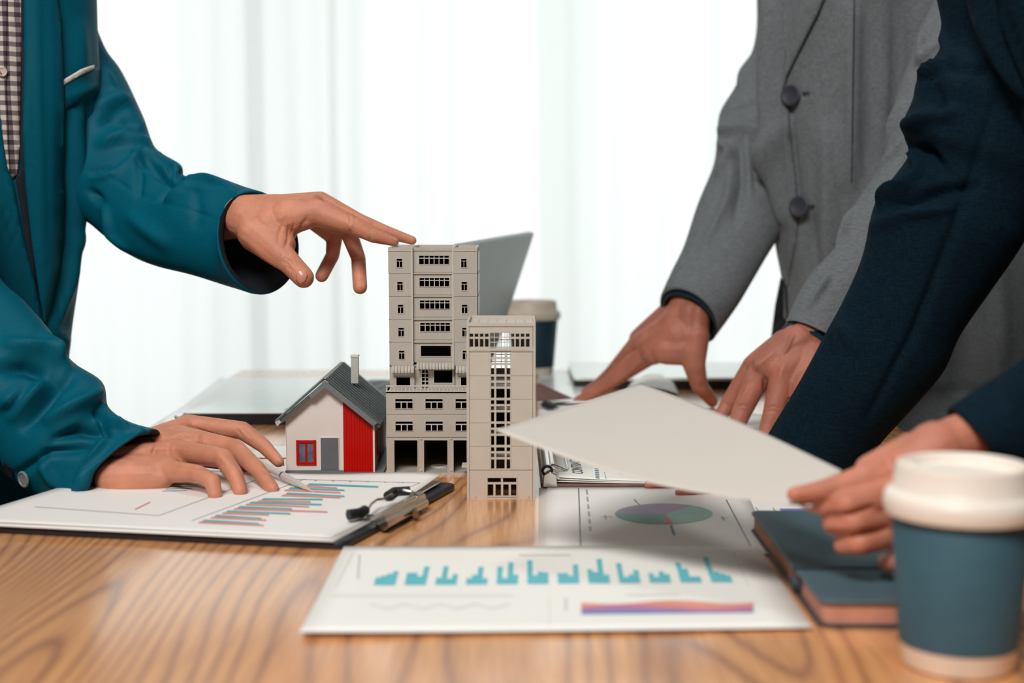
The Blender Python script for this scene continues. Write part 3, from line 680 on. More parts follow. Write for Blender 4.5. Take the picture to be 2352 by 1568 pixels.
for q in ((680, 686, 1066.5, 1010.5), (719.5, 725.5, 1066.5, 1010.5), (700.5, 704.5, 1066.5, 1010.5)): b.box(X(q[0]), X(q[1]), H.Y - 0.0015, H.Y, Z(q[2]), Z(q[3]))
for q in ((680, 725.5, 1066.5, 1061), (680, 725.5, 1016, 1010.5)): b.box(X(q[0]), X(q[1]), H.Y - 0.0016, H.Y, Z(q[2]), Z(q[3]))
b.build('window_frame', M['hred'], hs)
b = MB(); xw = X(857); b.box(xw - 0.002, xw, H.Y + 0.002, H.Y + HD, TZ + 0.0025, Z(972)); b.build('side_wall', M['hwhite'], hs)
b = MB(); b.box(X(657), X(657) + 0.002, H.Y + 0.002, H.Y + HD, TZ + 0.0025, Z(962)); b.build('side_wall', M['hwhite'], hs)
b = MB(); b.box(X(657), xw, H.Y + HD - 0.002, H.Y + HD, TZ + 0.0025, Z(965)); b.prism([(X(657), Z(965)), (xw, Z(965)), (X(750.5), Z(874))], H.Y + HD - 0.002, H.Y + HD, 'y'); b.build('rear_wall', M['hwhite'], hs)
b = MB(); b.box(xw, xw + 0.001, H.Y + 0.032, H.Y + 0.054, Z(1058), Z(1003)); b.build('side_window', M['hred'], hs)
for i in range(9):
    b = MB(); b.box(xw, xw + 0.0009, H.Y + 0.06, H.Y + HD, Z(1086 - i * 12), Z(1086 - i * 12 - 11)); b.build('side_board', M['hgrey'], hs)
# roof slabs
Ya, Yb = H.Y - 0.0075, H.Y + HD + 0.006
def slab(p0, p1, th, y0=Ya, y1=Yb):
    a, c = Vector((X(p0[0]), Z(p0[1]))), Vector((X(p1[0]), Z(p1[1]))); d = (c - a).normalized(); n = Vector((-d.y, d.x)); n = n if n.y > 0 else -n
    m_ = MB(); m_.prism([tuple(a), tuple(c), tuple(c + n * th), tuple(a + n * th)], y0, y1, 'y'); return m_, a, c, n, d
m_, a, c, n, d = slab((750.5, 869), (874, 972), 0.0016); rs = m_.build('roof_slope', M['hroof'], hs)
Lr = (c - a).length
for i in range(12):
    y0 = Ya + 0.002 + i * (Yb - Ya - 0.004) / 12; q = MB(); s0, s1 = a + n * 0.0016, c + n * 0.0016
    q.prism([tuple(s0), tuple(s1), tuple(s1 + n * 0.0011), tuple(s0 + n * 0.0011)], y0, y0 + 0.0011, 'y'); q.build('roof_rib', M['hroof'], rs)
q = MB()
for j in range(46):
    t = (j + 0.3) / 46; s0 = a + (c - a) * t + n * 0.0016; s1 = s0 + d * Lr / 46 * 0.5; q.prism([tuple(s0), tuple(s1), tuple(s1 + n * 0.0007)], Ya + 0.0015, Yb - 0.001, 'y')
o = q.build('roof_tile_courses', M['hroof'], rs); o['kind'] = 'stuff'
m_, a, c, n, d = slab((750.5, 869), (637, 968), 0.0016); ls = m_.build('roof_slope', M['hroof'], hs)
q = MB()
for j in range(46):
    t = (j + 0.3) / 46; s0 = a + (c - a) * t + n * 0.0016; s1 = s0 + d * (c - a).length / 46 * 0.5; q.prism([tuple(s0), tuple(s1), tuple(s1 + n * 0.0007)], Ya + 0.0015, Yb - 0.001, 'y')
o = q.build('roof_tile_courses', M['hroof'], ls); o['kind'] = 'stuff'
def strip(name, pts, y0, y1, m):
    q = MB(); q.prism([(X(x), Z(y)) for x, y in pts], y0, y1, 'y'); return q.build(name, m, hs)
strip('bargeboard', [(750.5, 871), (869, 968), (859, 975), (750.5, 887)], Ya - 0.001, Ya + 0.003, M['hgrey'])
strip('bargeboard', [(750.5, 871), (712, 905), (719, 913), (750.5, 887)], Ya - 0.001, Ya + 0.003, M['hgrey'])
strip('bargeboard', [(714, 903), (636, 969), (641, 975), (650, 970), (718, 911)], Ya + 0.001, Ya + 0.005, M['hroof'])
strip('eave_cap', [(635, 966), (645, 961), (649, 967), (640, 976)], Ya - 0.001, Ya + 0.004, M['chim'])
strip('eave_edge', [(869, 968), (877, 974), (872, 980), (862, 974)], Ya + 0.002, Yb, M['hroof'])
q = MB(); ax, az = X(750.5), Z(866)
for i in range(26):
    y0 = Ya + i * (Yb - Ya) / 26; q.prism([(ax - 0.0035, az - 0.0035), (ax, az + 0.0002), (ax + 0.0035, az - 0.0035), (ax + 0.003, az - 0.0045), (ax - 0.003, az - 0.0045)], y0, y0 + (Yb - Ya) / 26 * 0.72, 'y')
q.build('ridge_capping', M['chim'], hs)
yc = H.Y + 0.055; s = yc / 1.0
b = MB(); cx0, cx1 = P(806, 840, yc).x, P(822, 840, yc).x; b.box(cx0, cx1, yc, yc + 0.009, P(810, 880, yc).z, P(810, 817, yc).z); ch = b.build('chimney', M['chim'], hs)
b = MB(); b.box(cx0 - 0.0006, cx1 + 0.0006, yc - 0.0006, yc + 0.0096, P(810, 820, yc).z, P(810, 817, yc).z + 0.0004); b.build('chimney_cap', M['hwhite'], ch)

# ================================================================== PAPERS AND CLIPBOARDS
def v3(v, z): return Vector((v[0], v[1], z))
# underlying sheet and pie chart sheet
def rect_px(pts, z): return [T(x, y, z) for x, y in pts]
s0 = sheet('under_sheet', rect_px([(1236, 1268), (1700, 1268), (1640, 1120), (1238, 1120)], TZ + 0.0006), M['paperg']); tag(s0, 'plain paper edge peeking out left of the pie chart page', 'paper')
pie = thing('pie_chart_page', 'white page printed with a mint and lilac pie chart', 'paper', tuple(T(1500, 1190)))
ps = sheet('page', rect_px([(1253, 1272), (1775, 1272), (1712, 1118), (1257, 1118)], TZ + 0.0015), M['paper'], pie)
tree = bvh([ps])
def arc(a0, a1, n=24): return [(1524.5 + 112 * math.cos(math.radians(a0 + (a1 - a0) * i / n)), 1180 - 23.5 * math.sin(math.radians(a0 + (a1 - a0) * i / n))) for i in range(n + 1)]
c0 = (1528, 1181)
decal_on('pie_slice', [[c0] + arc(55, 178)], M['plilac'], pie, tree)
decal_on('pie_slice', [[c0] + arc(178, 270)], M['pgreen'], pie, tree)
decal_on('pie_slice', [[c0] + arc(270, 282)], M['ppink'], pie, tree)
decal_on('pie_slice', [[c0] + arc(282, 415)], M['pmint'], pie, tree)
decal_on('printed_lines', [line((1329, 1121), (1334, 1262), 2.4), line((1668, 1148), (1724, 1254), 2.2), line((1458, 1150), (1470, 1160), 1.5), line((1381, 1187), (1407, 1187), 1), line((1655, 1190), (1668, 1190), 1)], M['ink'], pie, tree)
decal_on('printed_legend', [line((1347 + i * 1.6, 1124 + i * 17), (1349 + i * 1.6, 1135 + i * 17), 4.5) for i in range(6)] + [line((1456, 1146), (1462, 1152), 3), line((1390, 1183), (1392, 1194), 3), line((1658, 1186), (1664, 1196), 3)], M['inkg'], pie, tree)
decal_on('printed_label', [line((1541, 1206), (1549, 1230), 6)], M['cblue'], pie, tree)
rp = thing('report_page', 'white table-printed page partly under the slate notebook', 'paper', tuple(T(1790, 1180)))
s1 = sheet('page', rect_px([(1772, 1270), (1990, 1270), (1880, 1140), (1714, 1140)], TZ + 0.0008), M['paper2'], rp); tree = bvh([s1])
decal_on('printed_lines', [line((1735, 1165), (1752, 1185), 3), line((1775, 1166), (1790, 1186), 3), line((1740, 1187), (1850, 1187), 2)], M['inkg'], rp, tree)
decal_on('printed_band', [[(1790, 1168), (1860, 1168), (1872, 1183), (1800, 1183)]], M['pblue'], rp, tree)
# front chart sheet
fs = thing('bar_chart_page', 'blurred white landscape page with turquoise bar clusters at the table front', 'paper', tuple(T(1260, 1350)))
ps = sheet('page', rect_px([(688, 1456), (1866, 1440), (1740, 1253), (790, 1254)], TZ + 0.0026), M['paper2'], fs, bend=lambda u, v: 0.0015 * (1 - u) ** 4 * (1 - v) ** 4); tree = bvh([ps])
hts = [[18, 22, 26, 32], [28, 28, 20, 42], [16, 42, 14, 24], [14, 22, 40, 14], [40, 14, 50, 22], [54, 20, 28, 26], [24, 24, 18, 44], [32, 26, 56, 20], [46, 14, 20, 30], [22, 14, 26, 20], [46, 32, 14, 14], [58, 24, 20, 16]]
qs = []
for i, hh in enumerate(hts):
    bx = 858 + i * 70.6; by = 1344 - i * 0.6; lean = (1200 - bx) / 480
    for j, h in enumerate(hh):
        x = bx + j * 12.2; qs.append([(x, by), (x + 12.4, by), (x + 12.4 + lean * h * 0.4, by - h), (x + lean * h * 0.4, by - h)])
decal_on('printed_bars', qs, M['cyan'], fs, tree, seg=1)
import random as _r
def band(f0, f1, n=14):
    return [[(1335 + 396 * i / n, f0(i / n)), (1335 + 396 * (i + 1) / n, f0((i + 1) / n)), (1335 + 396 * (i + 1) / n, f1((i + 1) / n)), (1335 + 396 * i / n, f1(i / n))] for i in range(n)]
top_ = lambda t: 1384 + 4 * math.sin(t * 9) - 2 * t; mid_ = lambda t: 1393 - 5 * math.sin(t * 7 - 0.4); low_ = lambda t: 1401 - 3 * math.sin(t * 6); bot_ = lambda t: 1411 - 4 * t
decal_on('printed_area_orange', band(top_, mid_), M['porange'], fs, tree, seg=1); decal_on('printed_area_magenta', band(mid_, low_), M['pmag'], fs, tree, seg=1); decal_on('printed_area_blue', band(low_, bot_), M['pblue'], fs, tree, seg=1)
decal_on('printed_lines', [line((812, 1268), (770, 1350), 1.6), line((1684, 1268), (1720, 1345), 1.6), line((826, 1275), (822, 1330), 5), line((1192, 1275), (1310, 1275), 3), line((1260, 1368), (1262, 1440), 1.5), line((1300, 1374), (1300, 1402), 6), line((1440, 1366), (1560, 1366), 3), line((760, 1368), (1180, 1368), 1.5)]
         + [line((850 + i * 40, 1392 + (7 if i % 2 else -5)), (890 + i * 40, 1392 + (-5 if i % 2 else 7)), 2) for i in range(8)], M['inkl'], fs, tree)
# left clipboard
cb = thing('black_clipboard', 'black clipboard with wire clip lying under the hand with the pen', 'clipboard', tuple(T(560, 1180)))
FR, BR = T(792, 1264), T(1050, 1124); FL = FR + Vector((-0.315, 0.062, 0)); BL = BR + (FL - FR)
def rounded(poly, r=0.012, n=5):
    out = []; k = len(poly)
    for i in range(k):
        p, a, c = Vector(poly[i]), Vector(poly[i - 1]), Vector(poly[(i + 1) % k]); u, w_ = (a - p).normalized() * r, (c - p).normalized() * r
        for j in range(n + 1):
            t = j / n; out.append(tuple((p + u) * (1 - t) ** 2 + 2 * p * t * (1 - t) + (p + w_) * t * t))
    return out
b = MB(); b.prism(rounded([(q.x, q.y) for q in (FR, BR, BL, FL)], 0.009), TZ + 0.0002, TZ + 0.0062); b.build('board', M['board'], cb, bevel=0.0018)
e1 = (BR - FR).normalized(); e2 = Vector((-e1.y, e1.x, 0))
if e2.x > 0: e2 = -e2
ca = T(872, 1200, TZ + 0.008); cz = T(966, 1150, TZ + 0.008); cdv = (cz - ca).normalized()
b = MB(); b.tube([ca + Vector((0, 0, 0.003)), cz + Vector((0, 0, 0.003))], 0.0048, 20); b.tube([ca + Vector((0.003, -0.003, -0.001)), cz + Vector((0.003, -0.003, -0.001))], 0.0042, 16); b.build('clip_bar', M['chrome'], cb, smooth=True)
b = MB(); w0, w1 = T(868, 1186, TZ + 0.012), T(934, 1148, TZ + 0.012)
b.tube([w0, T(845, 1183, TZ + .012), T(820, 1180, TZ + 0.014)], 0.0011, 8); b.tube([T(842, 1176, TZ + 0.014), T(852, 1158, TZ + 0.017), T(866, 1147, TZ + 0.017), T(882, 1145, TZ + 0.017), T(900, 1135, TZ + 0.018)], 0.0011, 8)
b.tube([T(925, 1124, TZ + 0.019), T(948, 1130, TZ + 0.017), T(962, 1142, TZ + 0.014)], 0.0012, 8); b.build('wire_lever', M['chrome'], cb, smooth=True)
for pts, r in ((((800, 1182), (828, 1178), (838, 1172)), 0.0042), (((890, 1138), (905, 1128), (941, 1126)), 0.0036)):
    b = MB(); b.tube([T(x, y, TZ + 0.0145) for x, y in pts], r, 12); b.build('rubber_tip', M['rubber'], cb, smooth=True)
b = MB(); b.tube([T(925, 1178, TZ + 0.006), T(950, 1168, TZ + 0.007), T(955, 1182, TZ + 0.006)], 0.0028, 10); b.build('clip_rivet', M['brass'], cb, smooth=True)
cz1 = TZ + 0.0066
for k, (dx, dl) in enumerate(((8, 'lower plain sheet'), (4, 'middle plain sheet'))):
    pp = sheet('loose_sheet', [T(756 + dx, 1244 - k * 3, cz1 + 0.0006 * k), T(1008 + dx, 1112 - 3 * k, cz1 + 0.0006 * k), T(1008 + dx, 1112 - 3 * k, cz1) + (FL - FR) * 0.93, T(756 + dx, 1244 - k * 3, cz1) + (FL - FR) * 0.93], M['paperg' if k == 0 else 'paper'], bend=lambda u, v: 0.003 * u * u * (1 - v))
    tag(pp, ('lowest' if k == 0 else 'middle') + ' plain sheet in the stack on the black clipboard', 'paper')
ch_ = thing('salmon_bar_report', 'top report sheet on the black clipboard with teal and salmon bars', 'paper', tuple(T(560, 1170, TZ + 0.009)))
nr_, fr_ = T(760, 1234, TZ + 0.0082), T(1014, 1108, TZ + 0.0082)
lv = (FL - FR) * 0.945
top_sheet = sheet('page', [nr_, fr_, fr_ + lv, nr_ + lv], M['paper'], ch_, n=24, bend=lambda u, v: 0.0055 * u ** 3 * math.exp(-((v - 0.05) / 0.22) ** 2) + 0.003 * u ** 3)
tree_top = bvh([top_sheet]); tree = tree_top
bt = [((705, 1110), 868, 770, 1117, 1119), ((662, 1119), 790, 778, 1125, 1130), ((655, 1131), 790, 778, 1139, 1141), ((600, 1144), 740, 710, 1146, 1151), ((572, 1152), 738, 706, 1158, 1162), ((545, 1162), 670, 748, 1168, 1174), ((518, 1172), 666, 614, 1179, 1181), ((492, 1182), 600, 608, 1190, 1193), ((464, 1193), 594, 602, 1202, 1205)]
qa, qb = [], []
for (x, y), e_t, e_s, yt, ys in bt:
    qa.append([(x + 6, y), (e_t, yt - 1), (e_t + 2, yt + 3), (x, y + 4)]); qb.append([(x - 4, y + 4.5), (e_s + 3, ys), (e_s + 5, ys + 3.5), (x - 10, y + 8.5)])
decal_on('printed_bars_teal', qa, M['cteal'], ch_, tree); decal_on('printed_bars_salmon', qb, M['csal'], ch_, tree)
decal_on('printed_lines', [line((440, 1196), (700, 1100), 1.4), line((365, 1184), (600, 1098), 1.4), line((80, 1164), (365, 1184), 1.4), line((660, 1100), (965, 1109), 1.3), line((965, 1109), (905, 1132), 1.3), line((600, 1236), (745, 1240), 3)] + [line((722 + i * 40, 1104 + i), (728 + i * 40, 1103 + i), 2.5) for i in range(6)], M['inkg'], ch_, tree)
decal_on('printed_bars_small', [line((505 + i * 4, 1084 + i * 4), (540 + i * 3, 1082 + i * 4), 2.5) for i in range(6)] + [line((372 + i * 8, 1128 - i * 5), (430 + i * 12, 1126 - i * 5), 2) for i in range(5)], M['cteal'], ch_, tree)
decal_on('printed_mark', [line((310, 1170), (345, 1153), 4)], M['csal'], ch_, tree)
# contract clipboard
cc = thing('brown_clipboard', 'brown clipboard with chrome spring clip holding the contract', 'clipboard', tuple(T(1400, 1090)))
a0, a1 = T(1243, 1122), T(1243, 1122) + Vector((0, 0.23, 0)); L_ = 0.31
b = MB(); b.prism(rounded([(a0.x, a0.y), (a0.x + L_, a0.y), (a0.x + L_, a0.y + 0.225), (a0.x, a0.y + 0.225)], 0.01), TZ + 0.001, TZ + 0.0038); b.build('board', M['boardb'], cc, bevel=0.0008)
ct = thing('contract_page', 'top page headed CONTRACT clipped to the brown clipboard', 'paper', (a0.x + 0.15, a0.y + 0.11, TZ + 0.008))
for k in range(3):
    z = TZ + 0.0042 + 0.0005 * k; off_ = 0.012 + 0.002 * k
    cs = [(a0.x + off_, a0.y + 0.004 + 0.001 * k, z), (a0.x + 0.30, a0.y + 0.004 + 0.003 * k, z), (a0.x + 0.30, a0.y + 0.214, z), (a0.x + off_, a0.y + 0.214, z)]
    if k < 2: tag(sheet('loose_sheet', cs, M['paper'], bend=lambda u, v: 0.003 * max(0, 1 - u * 3.2) ** 1.5 * (0.5 + 0.5 * k)), ('lowest' if k == 0 else 'middle') + ' page of the stack under the contract heading', 'paper')
    else: cpg = sheet('page', cs, M['paper2'], ct, n=20, bend=lambda u, v: 0.0042 * max(0, 1 - u * 3.0) ** 1.5)
tree = bvh([cpg])
fcv = bpy.data.curves.new('txt', 'FONT'); fcv.body = 'CONTRACT'; fcv.size = 1; fo = bpy.data.objects.new('txt', fcv); COL.objects.link(fo)
dg = bpy.context.evaluated_depsgraph_get(); tm = bpy.data.meshes.new_from_object(fo.evaluated_get(dg)); bpy.data.objects.remove(fo)
xs_ = [v.co.x for v in tm.vertices]; wtxt = max(xs_) - min(xs_); hcap = max(v.co.y for v in tm.vertices)
t0, t1_ = T(1340, 1092, TZ + 0.0065), 0.072; offp = parent_loc(ct)
for v in tm.vertices:
    x, y = v.co.x / wtxt * t1_, v.co.y / hcap * 0.0098
    p = Vector((t0.x - y, t0.y + x, 0)); r = tree.ray_cast(Vector((p.x, p.y, 1.0)), Vector((0, 0, -1))); v.co = Vector((p.x, p.y, (r[0].z if r[0] else TZ + 0.009) + 0.0003)) - offp
tm.materials.clear(); link('heading_text', tm, M['ink'], ct)
decal_on('printed_lines', [line((1366 + i * 0.4, 1076 + i * 4.2), (1375 + i * 0.4, 1077 + i * 4.2), 4) for i in range(6)], M['cblue'], ct, tree, seg=1)
decal_on('printed_marks', [line((1388, 1084), (1393, 1103), 2), ], M['inkg'], ct, tree)
decal_on('printed_dots', [line((1408, 1102), (1414, 1101), 3), line((1426, 1102), (1433, 1101), 3)], M['purple'], ct, tree, seg=1)
cx = a0.x + 0.004; yA, yB = a0.y - 0.001, a0.y + 0.15
b = MB(); b.prism([(cx - 0.003, TZ + 0.001), (cx + 0.0105, TZ + 0.001), (cx + 0.0095, TZ + 0.0125), (cx + 0.004, TZ + 0.0155), (cx - 0.002, TZ + 0.012)], yA, yB, 'y'); b.build('clip_body', M['chrome'], cc, bevel=0.0008)
b = MB(); b.tube([Vector((cx + 0.0015, yA + 0.006, TZ + 0.016)), Vector((cx + 0.0015, yB, TZ + 0.016))], 0.0042, 20); b.build('clip_hinge', M['chrome'], cc, smooth=True)
b = MB(); b.lathe([(0.0052, 0), (0.0052, 0.004), (0.003, 0.0045), (0.003, 0.001)], (cx + 0.0015, yA + 0.009, TZ + 0.015), 24, axis=(0, -1, 0)); b.build('clip_coil', M['rubber'], cc, smooth=True)
b = MB(); b.tube([T(1244, 1080, TZ + .012), T(1252, 1073, TZ + .014), T(1262, 1067, TZ + .0165), T(1273, 1068, TZ + .016), T(1300, 1080, TZ + .0095), T(1303, 1076, TZ + .0095), T(1297, 1046, TZ + .010)], 0.0012, 10); b.build('wire_lever', M['chrome'], cc, smooth=True)
# held page
hp = sheet('held_page', [P(1138, 987, 0.98), P(1862, 1162, 0.852), P(1934, 1080, 0.90), P(1474, 880, 1.15)], M['paperg'], n=26, bend=lambda u, v: -0.010 * math.sin(math.pi * u) * (1 - v) + 0.003 * math.sin(math.pi * u) * v, thick=0.0003)
tag(hp, 'blank whitish page held up in mid air by the hand at lower right', 'paper')
# ================================================================== NOTEBOOK
nb = thing('slate_notebook', 'thick slate blue notebook with elastic band lying beside the chart page', 'notebook', tuple(T(2000, 1330)))
nx0, nx1, ny0, ny1 = T(1884, 1443).x, 0.302, T(1884, 1443).y, T(1740, 1262).y + 0.06; nz = TZ + 0.0006
rc = lambda g, r: rounded([(nx0 + g, ny0 + g), (nx1 - g, ny0 + g), (nx1 - g, ny1 - g), (nx0 + g, ny1 - g)], r)
b = MB(); b.prism(rc(0, 0.009), nz, nz + 0.0016); b.build('back_cover', M['leatherd'], nb, bevel=0.0006)
b = MB(); b.prism(rc(0.0022, 0.008), nz + 0.0016, nz + 0.0135); b.build('page_block', M['pages'], nb)
b = MB(); b.prism(rc(0.0002, 0.009), nz + 0.0135, nz + 0.0155); b.build('front_cover', M['leather'], nb, bevel=0.0008)
yb_ = ny0 + 0.075; b = MB(); b.box(nx0 - 0.0008, nx1 + 0.0008, yb_, yb_ + 0.006, nz + 0.0155, nz + 0.0163); b.box(nx0 - 0.0012, nx0 - 0.0002, yb_, yb_ + 0.006, nz, nz + 0.0163); b.build('elastic_band', M['leatherd'], nb, bevel=0.0003)
b = MB(); b.tube([(nx0 + 0.0005, yb_ - 0.012, nz + 0.008), (nx0 + 0.0005, yb_ - 0.002, nz + 0.0082)], 0.0028, 12); b.build('pen_loop', M['leatherd'], nb, smooth=True)
# ================================================================== CUPS
def cup(name, x, y, label, lidm, slm, k=1.0, group=None):
    c = thing(name, label, 'cup', (x, y, TZ + 0.0005)); z = TZ + 0.0005; k_ = k
    def lat(n_, prof, m_): q = MB(); q.lathe([(r * k_, h * k_) for r, h in prof], (x, y, z), 80); return q.build(n_, m_, c, smooth=True)
    lat('cup_body', [(0.0285, 0.0), (0.0297, 0.0006), (0.0303, 0.002), (0.0375, 0.094), (0.036, 0.094), (0.0285, 0.004)], M['cupw'])
    lat('sleeve', [(0.0312, 0.0125), (0.0314, 0.0123), (0.0372, 0.0835), (0.037, 0.0838)], slm)
    lid = lat('lid', [(0.0385, 0.083), (0.0405, 0.0835), (0.0412, 0.086), (0.0415, 0.0895), (0.0408, 0.0935), (0.0392, 0.0955), (0.0375, 0.0962), (0.0362, 0.098), (0.0352, 0.1085), (0.0346, 0.1102), (0.0332, 0.1108), (0.0318, 0.1098), (0.0308, 0.1052), (0.0295, 0.1045), (0.001, 0.1045)], lidm)
    q = MB(); q.prism(rounded([(x - 0.0325 * k, y - 0.007), (x - 0.026 * k, y - 0.009), (x - 0.026 * k, y + 0.009), (x - 0.0325 * k, y + 0.007)], 0.002), z + 0.104 * k, z + 0.1118 * k); q.build('drinking_spout', lidm, lid, bevel=0.0012)
    return c
cup('paper_cup', T(2210, 1536).x, 0.757, 'white-lidded cup with slate blue sleeve, large in the lower right corner', M['lid'], M['sleeve'])
cup('paper_cup', P(1224, 800, 2.08).x, 2.08, 'dark teal cup with lid toned tan by the light standing far behind the short tower', M['lidt'], M['sleeve2'], 0.98)
# ================================================================== LAPTOPS AND BACKGROUND PAPERS
lp = thing('open_laptop', 'open grey laptop tilted screen rising behind the tall toy tower', 'laptop', tuple(P(1000, 960, 1.75)))
NT, FT, FB, NB = P(1045, 561, 1.60), P(1218, 532, 1.93), P(1108, 880, 1.93), P(930, 950, 1.60)
NB.z = FB.z = TZ + 0.012; FB.y = 1.93
nn = (FT - FB).cross(NB - FB).normalized()
if nn.x > 0: nn = -nn
def slab3(q, n_, t): m_ = MB(); q = [Vector(p) for p in q]; m_.add(q + [p + n_ * t for p in q], [(0, 1, 2, 3), (7, 6, 5, 4), (0, 4, 5, 1), (1, 5, 6, 2), (2, 6, 7, 3), (3, 7, 4, 0)]); return m_
slab3([NT, FT, FB, NB], nn, -0.006).build('lid', M['lapmet'], lp, bevel=0.001)
ins = lambda u, v: NT.lerp(FT, u).lerp(NB.lerp(FB, u), v)
slab3([ins(.02, .03), ins(.98, .03), ins(.98, .94), ins(.02, .94)], nn, 0.0006).build('screen', M['screen'], lp)
slab3([ins(0, 0), ins(1, 0), ins(1, .03), ins(0, .03)], nn, 0.0009).build('bezel', M['lapdark'], lp)
BL1, BL2 = Vector((T(505, 978).x, T(505, 978).y, 0)), None
ww = Vector((-0.255, 0.0, 0)); Nb, Fb = Vector((NB.x, NB.y, 0)), Vector((FB.x, FB.y, 0)); bas = [Nb + ww, Nb, Fb, Fb + ww]
b = MB(); b.prism(rounded([(p.x, p.y) for p in bas], 0.01), TZ + 0.001, TZ + 0.004); b.build('base_tray', M['lapdark'], lp)
b = MB(); b.prism(rounded([(p.x, p.y) for p in bas], 0.01), TZ + 0.004, TZ + 0.013); b.build('base', M['lapdark'], lp)
b = MB(); b.prism(rounded([(p.x, p.y) for p in bas], 0.01), TZ + 0.013, TZ + 0.0136); b.build('palm_rest', M['mint'], lp)
bl = lambda u, v: (Nb + ww).lerp(Nb, u).lerp((Fb + ww).lerp(Fb, u), v)
b = MB(); b.prism([tuple(bl(u, v)[:2]) for u, v in ((.42, .08), (.9, .08), (.9, .92), (.42, .92))], TZ + 0.0136, TZ + 0.0139); kb = b.build('keyboard_bed', M['keyb'], lp)
key = None
for i in range(5):
    for j in range(13):
        p = bl(.45 + i * .088, .1 + j * .0625)
        if key is None:
            b = MB(); e = bl(.45, .1); b.prism([tuple(bl(u, v)[:2]) for u, v in ((.45, .1), (.525, .1), (.525, .15), (.45, .15))], TZ + 0.0139, TZ + 0.0152); key = b.build('key', M['lapdark'], kb); k0 = p
        else:
            o = key.copy(); COL.objects.link(o); o.location = p - k0
cl = thing('closed_laptop', 'thin white slab with dark underside lying on the table beneath the hand', 'laptop', tuple(T(1500, 890)))
q0, q1 = T(1318, 895), T(1318, 895) + Vector((0, 0.19, 0)); xr_ = 0.36
b = MB(); b.prism(rounded([(q0.x, q0.y), (xr_, q0.y), (xr_, q0.y + 0.19), (q0.x, q0.y + 0.19)], 0.008), TZ + 0.001, TZ + 0.013); b.build('base', M['lapdark'], cl)
b = MB(); b.prism(rounded([(q0.x, q0.y - 0.001), (xr_, q0.y - 0.001), (xr_, q0.y + 0.19), (q0.x, q0.y + 0.19)], 0.008), TZ + 0.013, TZ + 0.0165); b.build('lid', M['mint'], cl)
def bgsheet(px4, label, zs=(0.001, 0.001, 0.001, 0.001), m='paper2', bend=None, name='loose_sheet'):
    o = sheet(name, [T(x, y, TZ + z) for (x, y), z in zip(px4, zs)], M[m], bend=bend); tag(o, label, 'paper'); return o
bgsheet([(368, 972), (620, 972), (905, 866), (505, 868)], 'added pale sheet for window glare on the far table left of the open laptop', m='glossy')  # added sheet, paints the window's reflection on the bare wood
bgsheet([(560, 1050), (720, 1050), (745, 1022), (600, 1022)], 'white sheet tucked behind the toy house')
bgsheet([(1236, 1020), (1640, 1050), (1600, 945), (1236, 925)], 'large white sheet on the table behind the held page')
bgsheet([(1640, 1040), (1900, 1060), (1850, 960), (1600, 940)], 'white sheet under the fingers of the nearer grey-sleeved hand', (0.002,) * 4)
bgsheet([(1235, 925), (1360, 925), (1345, 858), (1235, 856)], 'added white sheet for window glare in front of the distant teal cup', (0.004,) * 4, m='glossy')  # added sheet, whitens the wood where the window glares
bgsheet([(1232, 922), (1318, 915), (1240, 880), (1232, 880)], 'brown curled sheet edge right of the short tower', (0.012, 0.008, 0.03, 0.03), m='boardb')
bgsheet([(1430, 905), (1560, 905), (1545, 872), (1455, 872)], 'white sheet with a rounded curl between the thumb and fingers', (0.004, 0.004, 0.012, 0.012), bend=lambda u, v: 0.008 * math.sin(math.pi * u))
fc = thing('distant_clip', 'small black clip on papers just right of the short tower', 'clip', tuple(T(1262, 934)))
b = MB(); b.tube([T(1250, 928, TZ + .006), T(1262, 930, TZ + .008), T(1274, 935, TZ + .006)], [0.004, 0.0048, 0.003], 12); b.build('clip_grip', M['rubber'], fc, smooth=True)
b = MB(); b.tube([T(1274, 935, TZ + .006), T(1284, 938, TZ + .005), T(1282, 945, TZ + .004)], 0.0016, 8); b.build('clip_wire', M['chrome'], fc, smooth=True)
fp = thing('silver_ruler_pen', 'slim silver pen lying under the farther hand of the grey-suited man', 'pen', tuple(T(1348, 872)))
b = MB(); b.tube([T(1303, 856, TZ + .012), T(1335, 864, TZ + .012), T(1388, 880, TZ + .012)], [0.0015, 0.0036, 0.0036], 12); b.build('barrel', M['silver'], fp, smooth=True)
b = MB(); b.box(T(1318, 874).x, T(1352, 874).x, T(1330, 876).y, T(1330, 876).y + 0.01, TZ + 0.001, TZ + 0.006); b.build('clip', M['rubber'], fp)
# ================================================================== PEOPLE
def core_mesh(caps): return blob(caps, voxel=0.012, smooth=2)
def button(parent, px, py, tree, r, m, label=None, holes=4, axis=None, fallback=1.3, name='button', up=0.0):
    rr = ray(px, py).normalized(); h = tree.ray_cast(CAM, rr)
    p = (h[0] if h[0] is not None else CAM + rr * fallback) - rr * up; n = h[1] if h[0] is not None else -rr
    if axis is not None: n = Vector(axis)
    if n.dot(rr) > 0: n = -n
    n.normalize(); s = r * p.y / F; q = MB()
    q.lathe([(s * .7, 0.0002), (s, 0.0006), (s, 0.0016), (s * .9, 0.0022), (s * .78, 0.0022), (s * .7, 0.0015), (s * .01, 0.0013)], p, 32, axis=n)
    o = q.build(name, m, parent, smooth=True)
    if label: o['label'] = label
    u = n.orthogonal().normalized(); v = n.cross(u); q = MB()
    for a in range(holes):
        t = math.pi / 4 + a * 2 * math.pi / holes; c = p + n * 0.0013 + (u * math.cos(t) + v * math.sin(t)) * s * 0.26; q.lathe([(s * .11, 0), (s * .11, 0.0003)], c, 8, axis=n)
    return o
